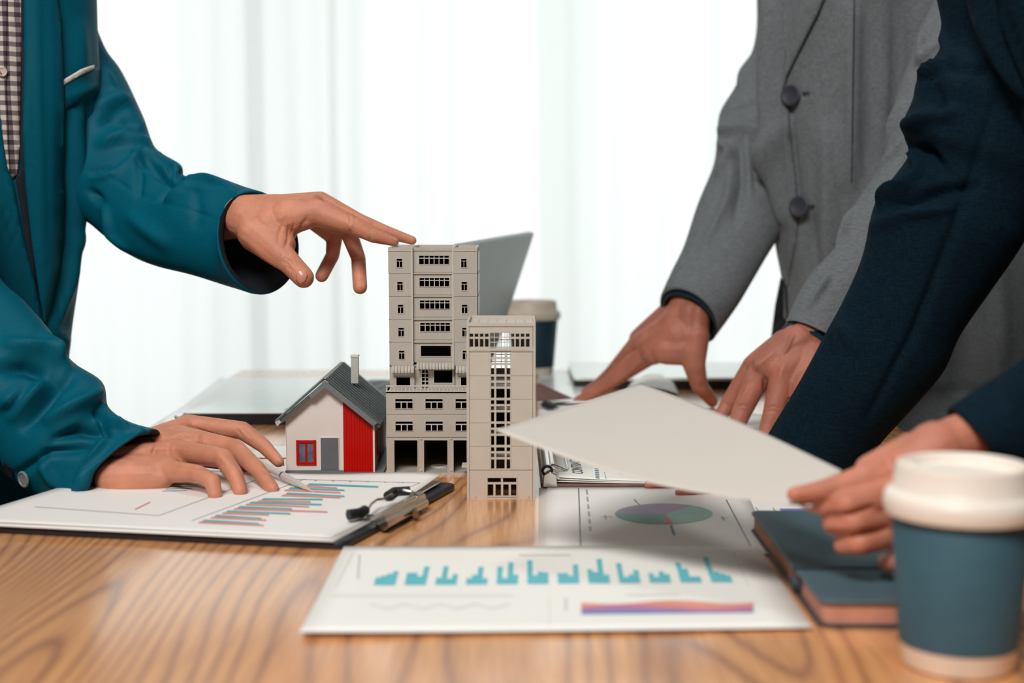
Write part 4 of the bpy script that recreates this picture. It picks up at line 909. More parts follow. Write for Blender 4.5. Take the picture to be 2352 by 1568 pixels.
# ------------------------------------------------------------------ man in the teal jacket (left)
m1 = thing('person', 'man in teal jacket and gingham shirt with a pen and fingertips on the tower', 'person', (-0.56, 1.5, 0))
handA = blob([  # far hand, reaching to the tower
    (470, 535, 1.43, 26, 560, 499, 1.375, 44), (560, 495, 1.37, 48, 640, 487, 1.36, 42), (560, 505, 1.36, 44, 640, 530, 1.35, 42),
    (600, 530, 1.355, 42, 672, 498, 1.35, 40), (640, 490, 1.36, 42, 716, 472, 1.36, 28), (640, 495, 1.375, 38, 700, 480, 1.40, 30),
    (640, 480, 1.38, 34, 732, 459, 1.375, 20), (660, 500, 1.35, 42, 728, 488, 1.345, 31),
    (728, 488, 1.345, 31, 806, 517, 1.338, 20), (806, 517, 1.338, 20, 858, 541, 1.338, 17), (858, 541, 1.338, 17, 906, 555, 1.342, 11),      # index
    (736, 462, 1.37, 23, 822, 506, 1.365, 18), (822, 506, 1.365, 18, 885, 532, 1.365, 15.5), (885, 532, 1.365, 15.5, 947, 552, 1.367, 10.5),      # middle
    (722, 488, 1.39, 26, 800, 532, 1.395, 20), (800, 532, 1.395, 20, 823, 592, 1.39, 17), (823, 592, 1.39, 17, 827, 659, 1.375, 17),           # ring
    (715, 500, 1.41, 24, 768, 545, 1.415, 19), (768, 545, 1.415, 19, 764, 586, 1.41, 16), (764, 586, 1.41, 16, 739, 633, 1.395, 15.5),             # little
    (590, 535, 1.35, 46, 632, 572, 1.335, 36), (620, 520, 1.35, 44, 650, 560, 1.34, 30), (632, 572, 1.335, 36, 664, 602, 1.325, 27), (664, 602, 1.325, 27, 697, 637, 1.32, 25),
], voxel=0.0012, smooth=6, strokes=[
    ([(738, 449), (760, 462), (800, 485), (850, 510)], 4, 0.5), ([(640, 462), (690, 455), (735, 446)], 5, 0.7),
    ([(800, 492), (806, 503), (803, 515)], 2.5, -0.5), ([(812, 494), (816, 506)], 2.5, -0.4), ([(796, 512), (812, 522)], 8, 0.5), ([(803, 528), (806, 537)], 3, -0.6), ([(848, 545), (851, 553)], 2.5, -0.5),
    ([(648, 598), (662, 606), (668, 618)], 2.5, -0.45), ([(654, 592), (668, 600), (676, 612)], 2.5, -0.45), ([(660, 612), (672, 622)], 2.2, -0.35),
    ([(664, 520), (662, 550), (656, 566)], 4, -0.9), ([(700, 505), (690, 525)], 4, -0.7), ([(676, 512), (668, 540)], 3, -0.6), ([(655, 500), (640, 540), (640, 560)], 4, -0.4), ([(704, 498), (704, 515)], 3, -0.8),
    ([(755, 570), (765, 562)], 3, -0.6), ([(795, 600), (840, 598)], 3, -0.3), ([(717, 465), (745, 465)], 3, -0.4), ([(540, 470), (560, 500), (555, 540)], 14, 0.8),
    ([(565, 550), (600, 585), (640, 622)], 9, 0.7)])
handB = blob([  # near hand with the pen
    (150, 1075, 1.235, 62, 262, 1075, 1.225, 54), (262, 1075, 1.225, 54, 330, 1060, 1.225, 50), (270, 1098, 1.21, 54, 350, 1095, 1.205, 44),
    (300, 1040, 1.25, 42, 425, 985, 1.30, 30), (310, 1050, 1.24, 46, 412, 1008, 1.275, 33), (320, 1065, 1.225, 48, 402, 1042, 1.235, 33), (300, 1085, 1.215, 50, 388, 1078, 1.205, 33), (290, 1112, 1.205, 44, 372, 1096, 1.2, 30),
    (330, 1030, 1.25, 46, 450, 1020, 1.25, 34), (370, 1050, 1.24, 44, 440, 1050, 1.225, 32),
    (428, 976, 1.305, 26, 556, 988, 1.295, 21.5), (556, 988, 1.295, 21.5, 606, 1024, 1.282, 17.5), (606, 1024, 1.282, 17.5, 640, 1060, 1.268, 13.5),     # index
    (412, 1005, 1.27, 30, 540, 1030, 1.235, 23), (540, 1030, 1.235, 23, 592, 1078, 1.205, 19.5), (592, 1078, 1.205, 19.5, 625, 1122, 1.182, 16.5),       # middle
    (402, 1035, 1.235, 28, 512, 1052, 1.195, 23), (512, 1052, 1.195, 23, 540, 1092, 1.18, 20.5), (540, 1092, 1.18, 20.5, 553, 1129, 1.172, 17),          # ring
    (380, 1082, 1.205, 28, 455, 1087, 1.175, 20.5), (455, 1087, 1.175, 20.5, 488, 1106, 1.165, 19.5), (488, 1106, 1.165, 19.5, 494, 1137, 1.16, 17),      # little
    (330, 1060, 1.27, 32, 430, 1045, 1.30, 24), (430, 1045, 1.30, 24, 520, 1060, 1.29, 20), (520, 1060, 1.29, 20, 585, 1075, 1.26, 17),                   # thumb behind
], voxel=0.0012, smooth=6, strokes=[
    ([(420, 975), (480, 996), (545, 1014)], 4, -0.8), ([(390, 1005), (420, 995), (450, 1000)], 8, 0.9), ([(385, 1070), (430, 1073), (468, 1072), (490, 1078)], 4, -0.9), ([(500, 1040), (520, 1060)], 9, 0.8), ([(540, 1020), (560, 1026)], 9, 0.5),
    ([(545, 985), (556, 1000)], 2.5, -0.4), ([(556, 984), (568, 998)], 2.5, -0.4), ([(566, 988), (578, 1004)], 2.5, -0.4), ([(540, 1012), (556, 1030)], 2.5, -0.35), ([(600, 1075), (613, 1088)], 3, -0.5), ([(606, 1068), (618, 1082)], 2.5, -0.4),
    ([(536, 1050), (556, 1085), (566, 1105)], 4, -0.5), ([(350, 1010), (370, 990), (400, 975)], 9, 0.6), ([(360, 1015), (352, 1035), (345, 1050)], 3, -0.5), ([(400, 1020), (395, 1040)], 5, 0.5), ([(330, 1030), (420, 1030)], 6, 0.5), ([(455, 1010), (500, 1030)], 7, 0.5)])
core1 = core_mesh([(-330, 60, 1.6, 150, -260, 700, 1.55, 150), (-330, 60, 1.6, 150, -330, -250, 1.58, 150), (-330, -250, 1.58, 100, -330, -420, 1.56, 60), (-60, -180, 1.6, 50, 240, 400, 1.53, 36), (240, 400, 1.53, 34, 480, 535, 1.43, 26), (-420, -150, 1.42, 60, -200, 830, 1.32, 48), (-200, 830, 1.32, 48, 170, 1075, 1.235, 44)])
body1 = joinmesh('body', [handA, handB, core1], M['skinA'], m1)
tb_ = bvh([body1])
patch('fingernail', [(690, 619), (703, 622), (707, 632), (702, 645), (692, 653), (686, 652), (680, 645), (679, 632), (684, 622)], tb_, M['nail'], m1, lift=0.0007, thick=0.0008, step=3, bulge=0.0006)
patch('fingernail', [(836, 645), (841, 650), (842, 662), (839, 668), (834, 662), (833, 652)], tb_, M['nail'], m1, lift=0.0003, thick=0.0007, step=2.5)
patch('fingernail', [(634, 1106), (641, 1112), (643, 1128), (636, 1134), (627, 1130), (624, 1118)], tb_, M['nail'], m1, lift=0.0003, thick=0.0007, step=3)
patch('fingernail', [(640, 1048), (652, 1058), (653, 1070), (645, 1068), (637, 1058)], tb_, M['nail'], m1, lift=0.0003, thick=0.0007, step=3)
patch('fingernail', [(896, 541), (912, 549), (916, 556), (908, 553), (896, 546)], tb_, M['nail'], m1, lift=0.0003, thick=0.0006, step=2.5)
# jacket body
jk = loft('jacket', [(-780, -420, 120, -420, 1.52, .5), (-740, -180, 212, -180, 1.5, .5), (-700, 0, 218, -2, 1.5, .5), (-680, 95, 221, 95, 1.5, .5), (-670, 200, 227, 200, 1.5, .5), (-660, 330, 221, 330, 1.5, .5), (-660, 450, 206, 450, 1.5, .5), (-660, 530, 194, 530, 1.5, .5), (-660, 650, 180, 650, 1.5, .5), (-670, 770, 163, 770, 1.5, .5), (-690, 900, 150, 900, 1.5, .5), (-700, 1050, 130, 1050, 1.5, .5), (-700, 1250, 90, 1250, 1.5, .5)],
          M['teal'], m1, nr=140, sub=10, lumps=(5, 6, 3, (1, 1, 0.35)), strokes=[
          ([(160, 225), (190, 210), (224, 195)], 9, 2), ([(150, 252), (185, 240), (224, 222)], 4, -2.5), ([(150, 270), (150, 420), (148, 600)], 12, -3), ([(175, 260), (185, 400), (180, 560)], 14, 3), ([(205, 250), (212, 350), (200, 450)], 7, -3),
          ([(178, 540), (165, 640), (130, 740)], 10, 3), ([(150, 560), (140, 660), (120, 730)], 7, -4), ([(100, 740), (130, 770), (160, 790)], 12, 3), ([(185, 60), (190, 170)], 16, 2)])
tj = bvh([jk])
shirt = patch('shirt', [(-60, -30), (52, -30), (50, 60), (47, 200), (46, 330), (40, 400), (28, 410), (16, 380), (4, 300), (-10, 240), (-60, 200)], tj, M['plaid'], m1, lift=0.002, thick=0.001, step=9, strokes=[([(20, 0), (25, 200), (20, 380)], 8, 2), ([(36, 50), (38, 300)], 5, -2)])
ts_ = bvh([jk, shirt])
patch('shirt_placket', [(0, -30), (16, -30), (14, 200), (22, 400), (14, 380), (0, 300)], ts_, M['plaid'], shirt, lift=0.0022, thick=0.0008, step=8)
button(shirt, 5, 165, ts_, 11, M['buttonw'], 'pale shirt button with red thread', up=0.003)
q = MB(); pbt = P(6, 168, 1.36); r_ = ts_.ray_cast(CAM, ray(6, 168).normalized())[0]; q.tube([r_ + Vector((-0.0008, -0.006, 0.001)), r_ + Vector((0.0008, -0.006, -0.001))], 0.0006, 6); q.build('thread', M['redthread'], shirt)
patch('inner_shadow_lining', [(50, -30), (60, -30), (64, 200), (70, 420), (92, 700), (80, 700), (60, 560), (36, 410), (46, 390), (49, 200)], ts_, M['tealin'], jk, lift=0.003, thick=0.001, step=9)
patch('front_panel_right', [(-90, 180), (-10, 225), (4, 300), (16, 385), (28, 415), (52, 540), (78, 640), (98, 730), (108, 772), (60, 800), (-90, 800)], ts_, M['teal'], jk, lift=0.004, thick=0.002, step=10, strokes=[([(0, 480), (40, 600), (70, 700)], 7, -3), ([(-10, 420), (20, 520), (50, 640)], 6, 3)])
tl = bvh([jk, shirt])
lap = patch('lapel', [(54, -30), (128, -30), (139, 40), (144, 130), (148, 240), (147, 330), (145, 400), (148, 440), (146, 520), (138, 610), (118, 690), (104, 742), (92, 690), (74, 560), (58, 420), (52, 300), (56, 150)], tl, M['teal'], jk, lift=0.007, thick=0.003, step=8, bulge=0.003, strokes=[([(84, -20), (88, 200), (94, 430), (100, 600)], 7, 2.5), ([(128, 0), (136, 200), (135, 420)], 6, -1.5)])
patch('pocket_flap', [(146, 196), (218, 156), (228, 152), (227, 204), (150, 252)], tj, M['teal'], jk, lift=0.003, thick=0.0015, step=7)
tp_ = bvh([jk]); patch('pocket_square', [(144, 187), (150, 181), (186, 160), (217, 149), (218, 157), (184, 174), (145, 197)], tp_, M['pocketw'], jk, lift=0.0042, thick=0.0015, step=5)
# far sleeve (reaching)
slA = loft('sleeve', [(150, -180, -60, -60, 1.58, .8), (188, -40, -20, 110, 1.57, .8), (234, 98, 30, 300, 1.56, .8), (274, 158, 70, 400, 1.55, .8), (326, 262, 120, 470, 1.53, .8), (352, 338, 196, 505, 1.50, .8), (412, 376, 240, 545, 1.48, .8), (422, 402, 284, 578, 1.46, .8), (470, 396, 366, 612, 1.43, .8), (545, 424, 476, 642, 1.40, .8), (578, 436, 612, 678, 1.375, .8, -76, 2)],
    M['teal'], jk, nr=160, sub=12, lining=M['tealin'], lumps=(2.5, 14, 5), strokes=[
    ([(212, 402), (259, 388), (288, 366), (314, 344)], 5, -4), ([(330, 352), (375, 372), (424, 404)], 5, 2.5), ([(335, 362), (370, 400), (395, 424)], 6, -2.5), ([(370, 458), (398, 432), (422, 410)], 3.5, -2.5), ([(382, 462), (410, 440), (440, 412)], 6, 2.8), ([(300, 240), (262, 262), (235, 290)], 7, -2.5), ([(330, 290), (290, 300), (240, 330)], 7, 2.5), ([(230, 330), (280, 318), (340, 325)], 12, 3), ([(215, 410), (255, 395), (310, 350)], 7, 3.5), ([(310, 350), (360, 370), (400, 400)], 10, 4), ([(345, 362), (385, 385), (395, 400)], 7, -4), ([(320, 365), (340, 390), (400, 425)], 5, -2.5),
    ([(418, 405), (400, 425), (366, 460)], 6, -2.2), ([(425, 410), (470, 410), (535, 432)], 7, 2.5), ([(316, 360), (322, 400), (318, 450)], 7, -2.5), ([(425, 430), (535, 440)], 4, 1.2), ([(450, 440), (455, 480), (450, 520)], 8, -1.8),
    ([(250, 405), (310, 440), (360, 462)], 2.2, -1.0), ([(366, 464), (430, 478), (500, 506)], 2.2, -1.0), ([(240, 480), (255, 540), (290, 575)], 9, 2.5), ([(225, 240), (270, 225), (300, 235)], 12, 3.5), ([(235, 280), (290, 280), (330, 300)], 9, -3), ([(232, 160), (260, 190)], 10, 2), ([(210, 440), (230, 460)], 10, -3), ([(300, 500), (380, 560)], 20, 2)])
# near sleeve (pen hand)
slB = loft('sleeve', [(-180, -300, -470, -260, 1.40, .8), (-150, 0, -450, 60, 1.38, .8), (-90, 350, -430, 430, 1.35, .8), (-30, 600, -360, 760, 1.31, .8), (50, 695, -250, 960, 1.28, .8), (108, 755, -130, 1030, 1.26, .8), (162, 830, -20, 1062, 1.25, .8), (228, 878, 50, 1112, 1.24, .8), (243, 935, 98, 1145, 1.235, .8), (292, 970, 140, 1166, 1.23, .8), (350, 985, 181, 1179, 1.222, .75, -36, -8)],
    M['teal'], jk, nr=160, sub=12, lining=M['tealin'], lumps=(3, 12, 9), strokes=[
    ([(0, 850), (60, 845), (120, 870)], 20, -5), ([(20, 790), (100, 800), (150, 840)], 14, 4), ([(60, 980), (90, 940), (130, 890), (160, 870)], 12, -5), ([(30, 960), (80, 900), (110, 860)], 12, 4), ([(120, 1010), (180, 990), (240, 995)], 12, -4), ([(110, 965), (170, 930), (225, 900)], 12, 4), ([(40, 1090), (110, 1040), (200, 1030)], 10, -3),
    ([(235, 930), (238, 960), (290, 990)], 6, 3), ([(220, 965), (280, 985), (340, 992)], 5, 2), ([(240, 1010), (200, 1080), (170, 1150)], 12, 3), ([(90, 1060), (130, 1120)], 12, 2), ([(0, 930), (40, 900)], 14, 4), ([(220, 945), (250, 1000)], 6, -3), ([(105, 770), (130, 830)], 10, 3)])
# corner of the near cuff
tsb = bvh([slB])
button(slB, 56, 1100, tsb, 20, M['buttong'], 'grey four-hole cuff button'); button(slB, 20, 1079, tsb, 19, M['buttonb'], 'black cuff button'); button(slB, -12, 1052, tsb, 19, M['buttonb'])
patch('side_seam', [(107, 780), (112, 776), (104, 820), (98, 845), (95, 838)], bvh([jk]), M['seam'], jk, lift=0.001, thick=0.0006, step=6)
def legs(parent, x, y, top, dx, dy):
    q = MB()
    for s in (-1, 1): q.tube([(x + s * 0.08 * dx, y + s * 0.08 * dy, top), (x + s * 0.1 * dx, y + s * 0.1 * dy, 0.5), (x + s * 0.1 * dx, y + s * 0.1 * dy, 0.05)], [0.095, 0.075, 0.06], 20)
    t_ = q.build('trousers', M['trouser'], parent, smooth=True)
    for s in (-1, 1):
        q = MB(); sx = -1 if x > 0 else 1; q.tube([(x + s * 0.1 * dx - sx * 0.06, y + s * 0.1 * dy, 0.035), (x + s * 0.1 * dx + sx * 0.05, y + s * 0.1 * dy, 0.04), (x + s * 0.1 * dx + sx * 0.17, y + s * 0.1 * dy, 0.028), (x + s * 0.1 * dx + sx * 0.2, y + s * 0.1 * dy, 0.02)], [0.034, 0.038, 0.03, 0.012], 16); q.build('shoe', M['shoe'], parent, smooth=True)
legs(m1, -0.60, 1.5, 0.70, 0.3, 1)
# pen held by this hand
pn = thing('ballpoint_pen', 'silver ballpoint pen held over the salmon and teal bars, tip on paper', 'pen', tuple(T(722, 1132, TZ + 0.01)))
tipp = T(722, 1131, TZ + 0.0098); endp = P(404, 957, 1.355); dv = (endp - tipp)
pt = lambda t: tipp + dv * t
q = MB(); q.tube([pt(0), pt(.02), pt(.03), pt(.10), pt(.2), pt(.21), pt(.6), pt(.93), pt(.935), pt(.97), pt(1)], [.0004, .0006, .0011, .0026, .0031, .0030, .0034, .0032, .0024, .0022, .0018], 24); q.build('barrel', M['silver'], pn, smooth=True)
q = MB(); q.tube([pt(.2) , pt(.207)], .0034, 24); q.build('ring', M['chrome'], pn, smooth=True)
q = MB(); q.tube([pt(.9) + Vector((0, -.002, .004)), pt(.7) + Vector((0, -.002, .0045))], .0008, 8); q.build('pocket_clip', M['chrome'], pn)

# ------------------------------------------------------------------ man in the grey suit (right, far)
m2 = thing('person', 'man in grey two-button suit pressing both hands on the table behind the held page', 'person', (0.66, 1.85, 0))
handC = blob([
    (1640, 560, 1.78, 46, 1600, 650, 1.74, 46), (1600, 650, 1.74, 46, 1580, 715, 1.73, 48), (1580, 715, 1.73, 48, 1548, 765, 1.73, 46), (1590, 720, 1.72, 42, 1590, 785, 1.715, 38), (1548, 760, 1.73, 44, 1480, 790, 1.745, 32), (1560, 770, 1.72, 46, 1500, 805, 1.73, 34),
    (1545, 720, 1.75, 34, 1470, 778, 1.765, 26), (1530, 800, 1.72, 38, 1570, 800, 1.715, 40),
    (1488, 812, 1.735, 29, 1408, 872, 1.755, 18.5), (1408, 872, 1.755, 18.5, 1365, 902, 1.765, 15), (1365, 902, 1.765, 15, 1325, 920, 1.775, 10),
    (1468, 790, 1.76, 26, 1402, 858, 1.785, 16), (1402, 858, 1.785, 16, 1372, 885, 1.80, 14), (1372, 885, 1.80, 14, 1345, 900, 1.82, 11),
    (1475, 780, 1.79, 24, 1425, 850, 1.82, 14), (1425, 850, 1.82, 14, 1400, 880, 1.85, 11),
    (1595, 770, 1.71, 36, 1594, 835, 1.705, 27), (1594, 835, 1.705, 27, 1606, 884, 1.72, 20), (1606, 884, 1.72, 20, 1636, 922, 1.74, 14)],
    voxel=0.0015, smooth=6, strokes=[([(1460, 800), (1430, 838), (1395, 870)], 4, -1.0), ([(1480, 770), (1440, 820), (1400, 860)], 5, 1.0), ([(1500, 800), (1450, 850), (1400, 890)], 6, 1.0), ([(1560, 700), (1520, 735), (1475, 765)], 8, 0.8), ([(1600, 690), (1592, 760), (1580, 800)], 8, -0.9), ([(1612, 880), (1620, 892)], 3, -.6), ([(1606, 886), (1614, 898)], 3, -.5)])
handD = blob([
    (1930, 640, 1.56, 55, 1862, 752, 1.53, 50), (1862, 752, 1.53, 50, 1845, 790, 1.525, 50), (1835, 785, 1.52, 46, 1765, 835, 1.515, 38), (1850, 800, 1.52, 48, 1800, 855, 1.505, 40), (1868, 820, 1.51, 44, 1830, 880, 1.50, 38), (1805, 790, 1.53, 36, 1738, 835, 1.535, 28), (1790, 800, 1.53, 32, 1730, 840, 1.54, 26),
    (1728, 842, 1.54, 25, 1674, 925, 1.55, 19), (1674, 925, 1.55, 19, 1650, 965, 1.545, 16), (1650, 965, 1.545, 16, 1632, 985, 1.54, 12),
    (1748, 852, 1.52, 30, 1706, 940, 1.515, 24), (1706, 940, 1.515, 24, 1688, 985, 1.505, 20), (1688, 985, 1.505, 20, 1675, 1008, 1.50, 14),
    (1798, 868, 1.50, 32, 1776, 945, 1.49, 24), (1776, 945, 1.49, 24, 1762, 990, 1.485, 20), (1762, 990, 1.485, 20, 1755, 1018, 1.48, 14),
    (1850, 880, 1.49, 32, 1836, 950, 1.475, 22), (1836, 950, 1.475, 22, 1825, 1000, 1.465, 18)],
    voxel=0.0014, smooth=5, strokes=[([(1690, 935), (1705, 930), (1722, 935)], 2.5, -.7), ([(1688, 943), (1705, 940), (1722, 945)], 2.5, -.7), ([(1760, 936), (1776, 932), (1794, 938)], 2.5, -.7), ([(1758, 945), (1776, 942), (1792, 948)], 2.5, -.7), ([(1660, 925), (1682, 935)], 2.5, -.5),
    ([(1722, 870), (1710, 900), (1700, 925)], 5, .8), ([(1822, 768), (1808, 800), (1795, 818)], 4, 1.0), ([(1775, 810), (1740, 840), (1722, 870)], 6, 1.0), ([(1716, 880), (1698, 912)], 4, -.9), ([(1755, 870), (1760, 900)], 5, -1.5), ([(1738, 830), (1750, 845)], 10, 1), ([(1800, 840), (1790, 870)], 8, .9)])
core2 = core_mesh([(2130, 0, 1.84, 140, 2130, 560, 1.84, 140), (2130, 0, 1.84, 130, 2100, -330, 1.8, 120), (2100, -330, 1.8, 80, 2050, -520, 1.75, 60), (1840, -100, 1.92, 26, 1745, 380, 1.83, 30), (1740, 380, 1.83, 34, 1640, 570, 1.77, 36), (2250, -50, 1.62, 36, 2090, 450, 1.57, 40), (2090, 450, 1.57, 46, 1925, 650, 1.555, 44)])
body2 = joinmesh('body', [handC, handD, core2], M['skinB'], m2)
j2 = loft('jacket', [(1810, -420, 2520, -420, 1.8, .5), (1752, -120, 2510, -120, 1.8, .55), (1750, 0, 2500, 0, 1.8, .6), (1752, 150, 2490, 150, 1.8, .6), (1753, 300, 2480, 300, 1.8, .6), (1766, 440, 2470, 440, 1.8, .6), (1780, 560, 2470, 560, 1.8, .6), (1796, 650, 2470, 650, 1.8, .6), (1806, 760, 2470, 760, 1.8, .6), (1900, 850, 2475, 850, 1.8, .6), (1990, 912, 2480, 912, 1.8, .6), (2005, 1060, 2480, 1060, 1.8, .6)],
    M['grey'], m2, nr=140, sub=10, lumps=(5, 5, 1, (1, 1, 0.3)), strokes=[
    ([(1812, 210), (1818, 320), (1830, 470), (1808, 640)], 4, -5.0), ([(1772, 0), (1775, 200), (1785, 380), (1800, 500)], 18, 8.0), ([(1765, 420), (1790, 330), (1812, 280)], 12, 6.0), ([(1960, 20), (1962, 250), (1950, 420)], 16, 6.0), ([(1995, 0), (2000, 250), (1985, 450)], 14, -8.0), ([(1900, 300), (1905, 500), (1895, 640)], 18, 6.0), ([(2060, 0), (2070, 200), (2040, 400)], 20, -10.0), ([(1860, 500), (1870, 640)], 14, -6.0), ([(2290, 560), (2300, 760), (2290, 900)], 14, 4.0), ([(2200, 700), (2210, 900)], 20, -6.0)])
t2j = bvh([j2])
patch('lapel', [(1838, -30), (1902, -30), (1878, 30), (1850, 85), (1822, 140), (1806, 175), (1798, 205), (1797, 178), (1803, 110), (1820, 40)], t2j, M['grey'], j2, lift=0.008, thick=0.003, step=8, bulge=0.002)
patch('front_edge', [(1797, 180), (1806, 200), (1818, 330), (1836, 480), (1826, 560), (1806, 660), (1798, 640), (1806, 560), (1812, 470), (1800, 330), (1794, 230)], t2j, M['grey'], j2, lift=0.004, thick=0.002, step=8)
t2j = bvh([o for o in j2.children] + [j2])
button(j2, 1816, 219, t2j, 24, M['buttond'], 'upper jacket button', up=0.009, axis=(-0.62, -0.75, 0.1)); button(j2, 1835, 474, t2j, 24, M['buttond'], 'lower jacket button', up=0.009, axis=(-0.62, -0.75, 0.1))
patch('buttonhole', [(1842, 211), (1858, 209), (1858, 213), (1842, 216)], t2j, M['seamg'], j2, lift=0.0045, thick=0.0006, step=5); patch('buttonhole', [(1858, 470), (1870, 469), (1870, 473), (1858, 475)], t2j, M['seamg'], j2, lift=0.0045, thick=0.0006, step=5)
patch('dart_seam', [(1961, -10), (1964, -10), (1961, 200), (1957, 420), (1955, 420), (1958, 200)], t2j, M['seamg'], j2, lift=0.001, thick=0.0005, step=8)
patch('black_jacket_patch', [(1792, 640), (1806, 660), (1812, 780), (1798, 850), (1770, 780), (1780, 700)], t2j, M['black'], j2, lift=0.002, thick=0.002, step=8, fallback=1.74)  # black patch at the lower front edge of the jacket
loft('sleeve', [(1742, -180, 1850, -180, 1.90, 1), (1741, -20, 1860, -20, 1.90, 1), (1734, 100, 1862, 120, 1.89, .9), (1692, 192, 1852, 230, 1.88, .8), (1653, 258, 1842, 330, 1.86, .8), (1648, 318, 1830, 400, 1.84, .8), (1640, 382, 1812, 470, 1.82, .8), (1602, 470, 1800, 520, 1.80, .8), (1573, 560, 1755, 600, 1.77, .8), (1545, 620, 1705, 690, 1.74, .8), (1525, 670, 1640, 778, 1.725, .8, 26, -40)],
    M['grey'], j2, nr=130, sub=12, lining=M['black'], lumps=(3, 12, 4), strokes=[([(1660, 262), (1700, 248), (1745, 240)], 8, -2.8), ([(1650, 300), (1700, 290), (1750, 300)], 16, 3.4), ([(1655, 330), (1680, 350), (1650, 400)], 10, 4.5), ([(1700, 330), (1705, 420), (1690, 500)], 12, -3.5), ([(1720, 130), (1700, 200)], 9, 3.4), ([(1680, 380), (1670, 460), (1620, 560)], 10, 2.3), ([(1730, 330), (1740, 440)], 10, -2.8)])
loft('shirt_cuff', [(1548, 655, 1652, 735, 1.731, .7, 14, -20), (1529, 682, 1638, 782, 1.725, .8, 24, -34)], M['shirtcuff'], m2, nr=64, sub=6, lining=M['black'], cap0=False)
loft('sleeve', [(2180, -180, 2330, -180, 1.64, .9), (2150, -20, 2330, 20, 1.63, .9), (2112, 60, 2300, 120, 1.62, .8), (2090, 140, 2280, 230, 1.61, .8), (2050, 255, 2240, 350, 1.60, .8), (2022, 370, 2190, 450, 1.585, .8), (1955, 480, 2120, 560, 1.57, .8), (1925, 558, 2065, 640, 1.555, .8), (1856, 640, 1990, 720, 1.54, .8), (1806, 738, 1935, 806, 1.525, .8, 8, -14)],
    M['grey'], j2, nr=130, sub=12, lining=M['black'], lumps=(3, 12, 8), strokes=[([(2110, 140), (2140, 110), (2165, 95)], 6, 3), ([(2095, 160), (2150, 150)], 10, -3), ([(2020, 380), (2060, 340), (2080, 315)], 5, 3), ([(2035, 330), (2070, 240)], 9, 3), ([(1960, 480), (1950, 520), (1925, 570)], 6, 3.5), ([(1985, 420), (2010, 400)], 8, -3), ([(1880, 620), (1900, 640), (1860, 700)], 8, 2.5), ([(2130, 60), (2110, 130)], 6, 3)])
loft('shirt_cuff', [(1840, 705, 1945, 770, 1.534, .7), (1797, 752, 1920, 815, 1.527, .75, 8, -14)], M['shirtcuff'], m2, nr=64, sub=6, lining=M['black'], cap0=False)
legs(m2, 0.70, 1.84, 0.72, 0.3, 1)

# ------------------------------------------------------------------ man in the navy suit (right, near)
m3 = thing('person', 'man in dark navy suit cropped by right picture edge, holding up a blank page', 'person', (0.80, 1.15, 0))
handE = blob([
    (2400, 960, .93, 40, 2260, 985, .888, 50), (2250, 985, .887, 54, 2150, 1035, .875, 62), (2150, 1030, .875, 66, 2080, 1075, .87, 56), (2150, 1080, .87, 66, 2070, 1130, .865, 56), (2180, 1090, .875, 60, 2110, 1190, .87, 62), (2100, 1040, .88, 50, 2000, 1080, .875, 38), (2130, 1180, .87, 52, 2060, 1230, .865, 40),
    (2030, 1088, .87, 42, 1935, 1118, .862, 32), (1935, 1118, .862, 32, 1872, 1130, .858, 24), (1872, 1130, .858, 24, 1825, 1135, .855, 19),        # thumb on the page
    (2050, 1130, .865, 46, 1945, 1160, .852, 33), (1945, 1160, .852, 33, 1885, 1160, .866, 24), (1885, 1160, .866, 24, 1850, 1152, .876, 18),    # index below
    (2060, 1175, .87, 42, 1965, 1200, .85, 30), (1965, 1200, .85, 30, 1915, 1205, .862, 25), (1915, 1205, .862, 25, 1905, 1195, .882, 20),
    (2070, 1215, .87, 40, 1975, 1246, .852, 30), (1975, 1246, .852, 30, 1938, 1252, .865, 24), (1938, 1252, .865, 24, 1935, 1240, .885, 20),
    (2100, 1240, .87, 38, 2065, 1290, .86, 24), (2065, 1290, .86, 24, 2040, 1298, .87, 20), (2040, 1298, .87, 20, 2030, 1285, .885, 16)],
    voxel=0.0012, smooth=6, strokes=[([(1904, 1181), (1950, 1182), (2005, 1164)], 6, -1.6), ([(1900, 1222), (1960, 1228), (2030, 1215)], 6, -1.6), ([(1960, 1284), (2010, 1275), (2050, 1258)], 6, -1.2), ([(2050, 1040), (2020, 1060), (1990, 1075)], 8, .6)])
handF = blob([
    (1900, 980, 1.245, 60, 1800, 1045, 1.25, 50), (1800, 1045, 1.25, 50, 1700, 1068, 1.25, 40), (1700, 1075, 1.245, 38, 1600, 1085, 1.24, 28),
    (1700, 1060, 1.26, 34, 1560, 1075, 1.27, 18), (1560, 1075, 1.27, 18, 1480, 1088, 1.272, 13), (1480, 1088, 1.272, 13, 1425, 1092, 1.274, 10),
    (1650, 1085, 1.24, 26, 1560, 1100, 1.235, 17), (1560, 1100, 1.235, 17, 1490, 1112, 1.233, 12), (1690, 1090, 1.225, 30, 1640, 1110, 1.21, 20), (1640, 1110, 1.21, 20, 1560, 1131, 1.203, 11),
    (1690, 1050, 1.28, 28, 1580, 1065, 1.29, 16), (1580, 1065, 1.29, 16, 1480, 1078, 1.295, 11), (1690, 1045, 1.29, 24, 1600, 1058, 1.31, 14), (1600, 1058, 1.31, 14, 1540, 1066, 1.32, 10)], voxel=0.0016, smooth=4)
core3 = core_mesh([(2700, 100, 1.16, 190, 2680, 700, 1.16, 180), (2700, 100, 1.16, 180, 2650, -400, 1.16, 150), (2650, -400, 1.16, 90, 2600, -600, 1.15, 70), (2340, -100, 1.22, 80, 2230, 380, 1.2, 70), (2230, 380, 1.2, 70, 1900, 980, 1.245, 50), (2720, 100, 1.05, 80, 2650, 620, 1.0, 76), (2650, 620, 1.0, 50, 2400, 960, .93, 40)])
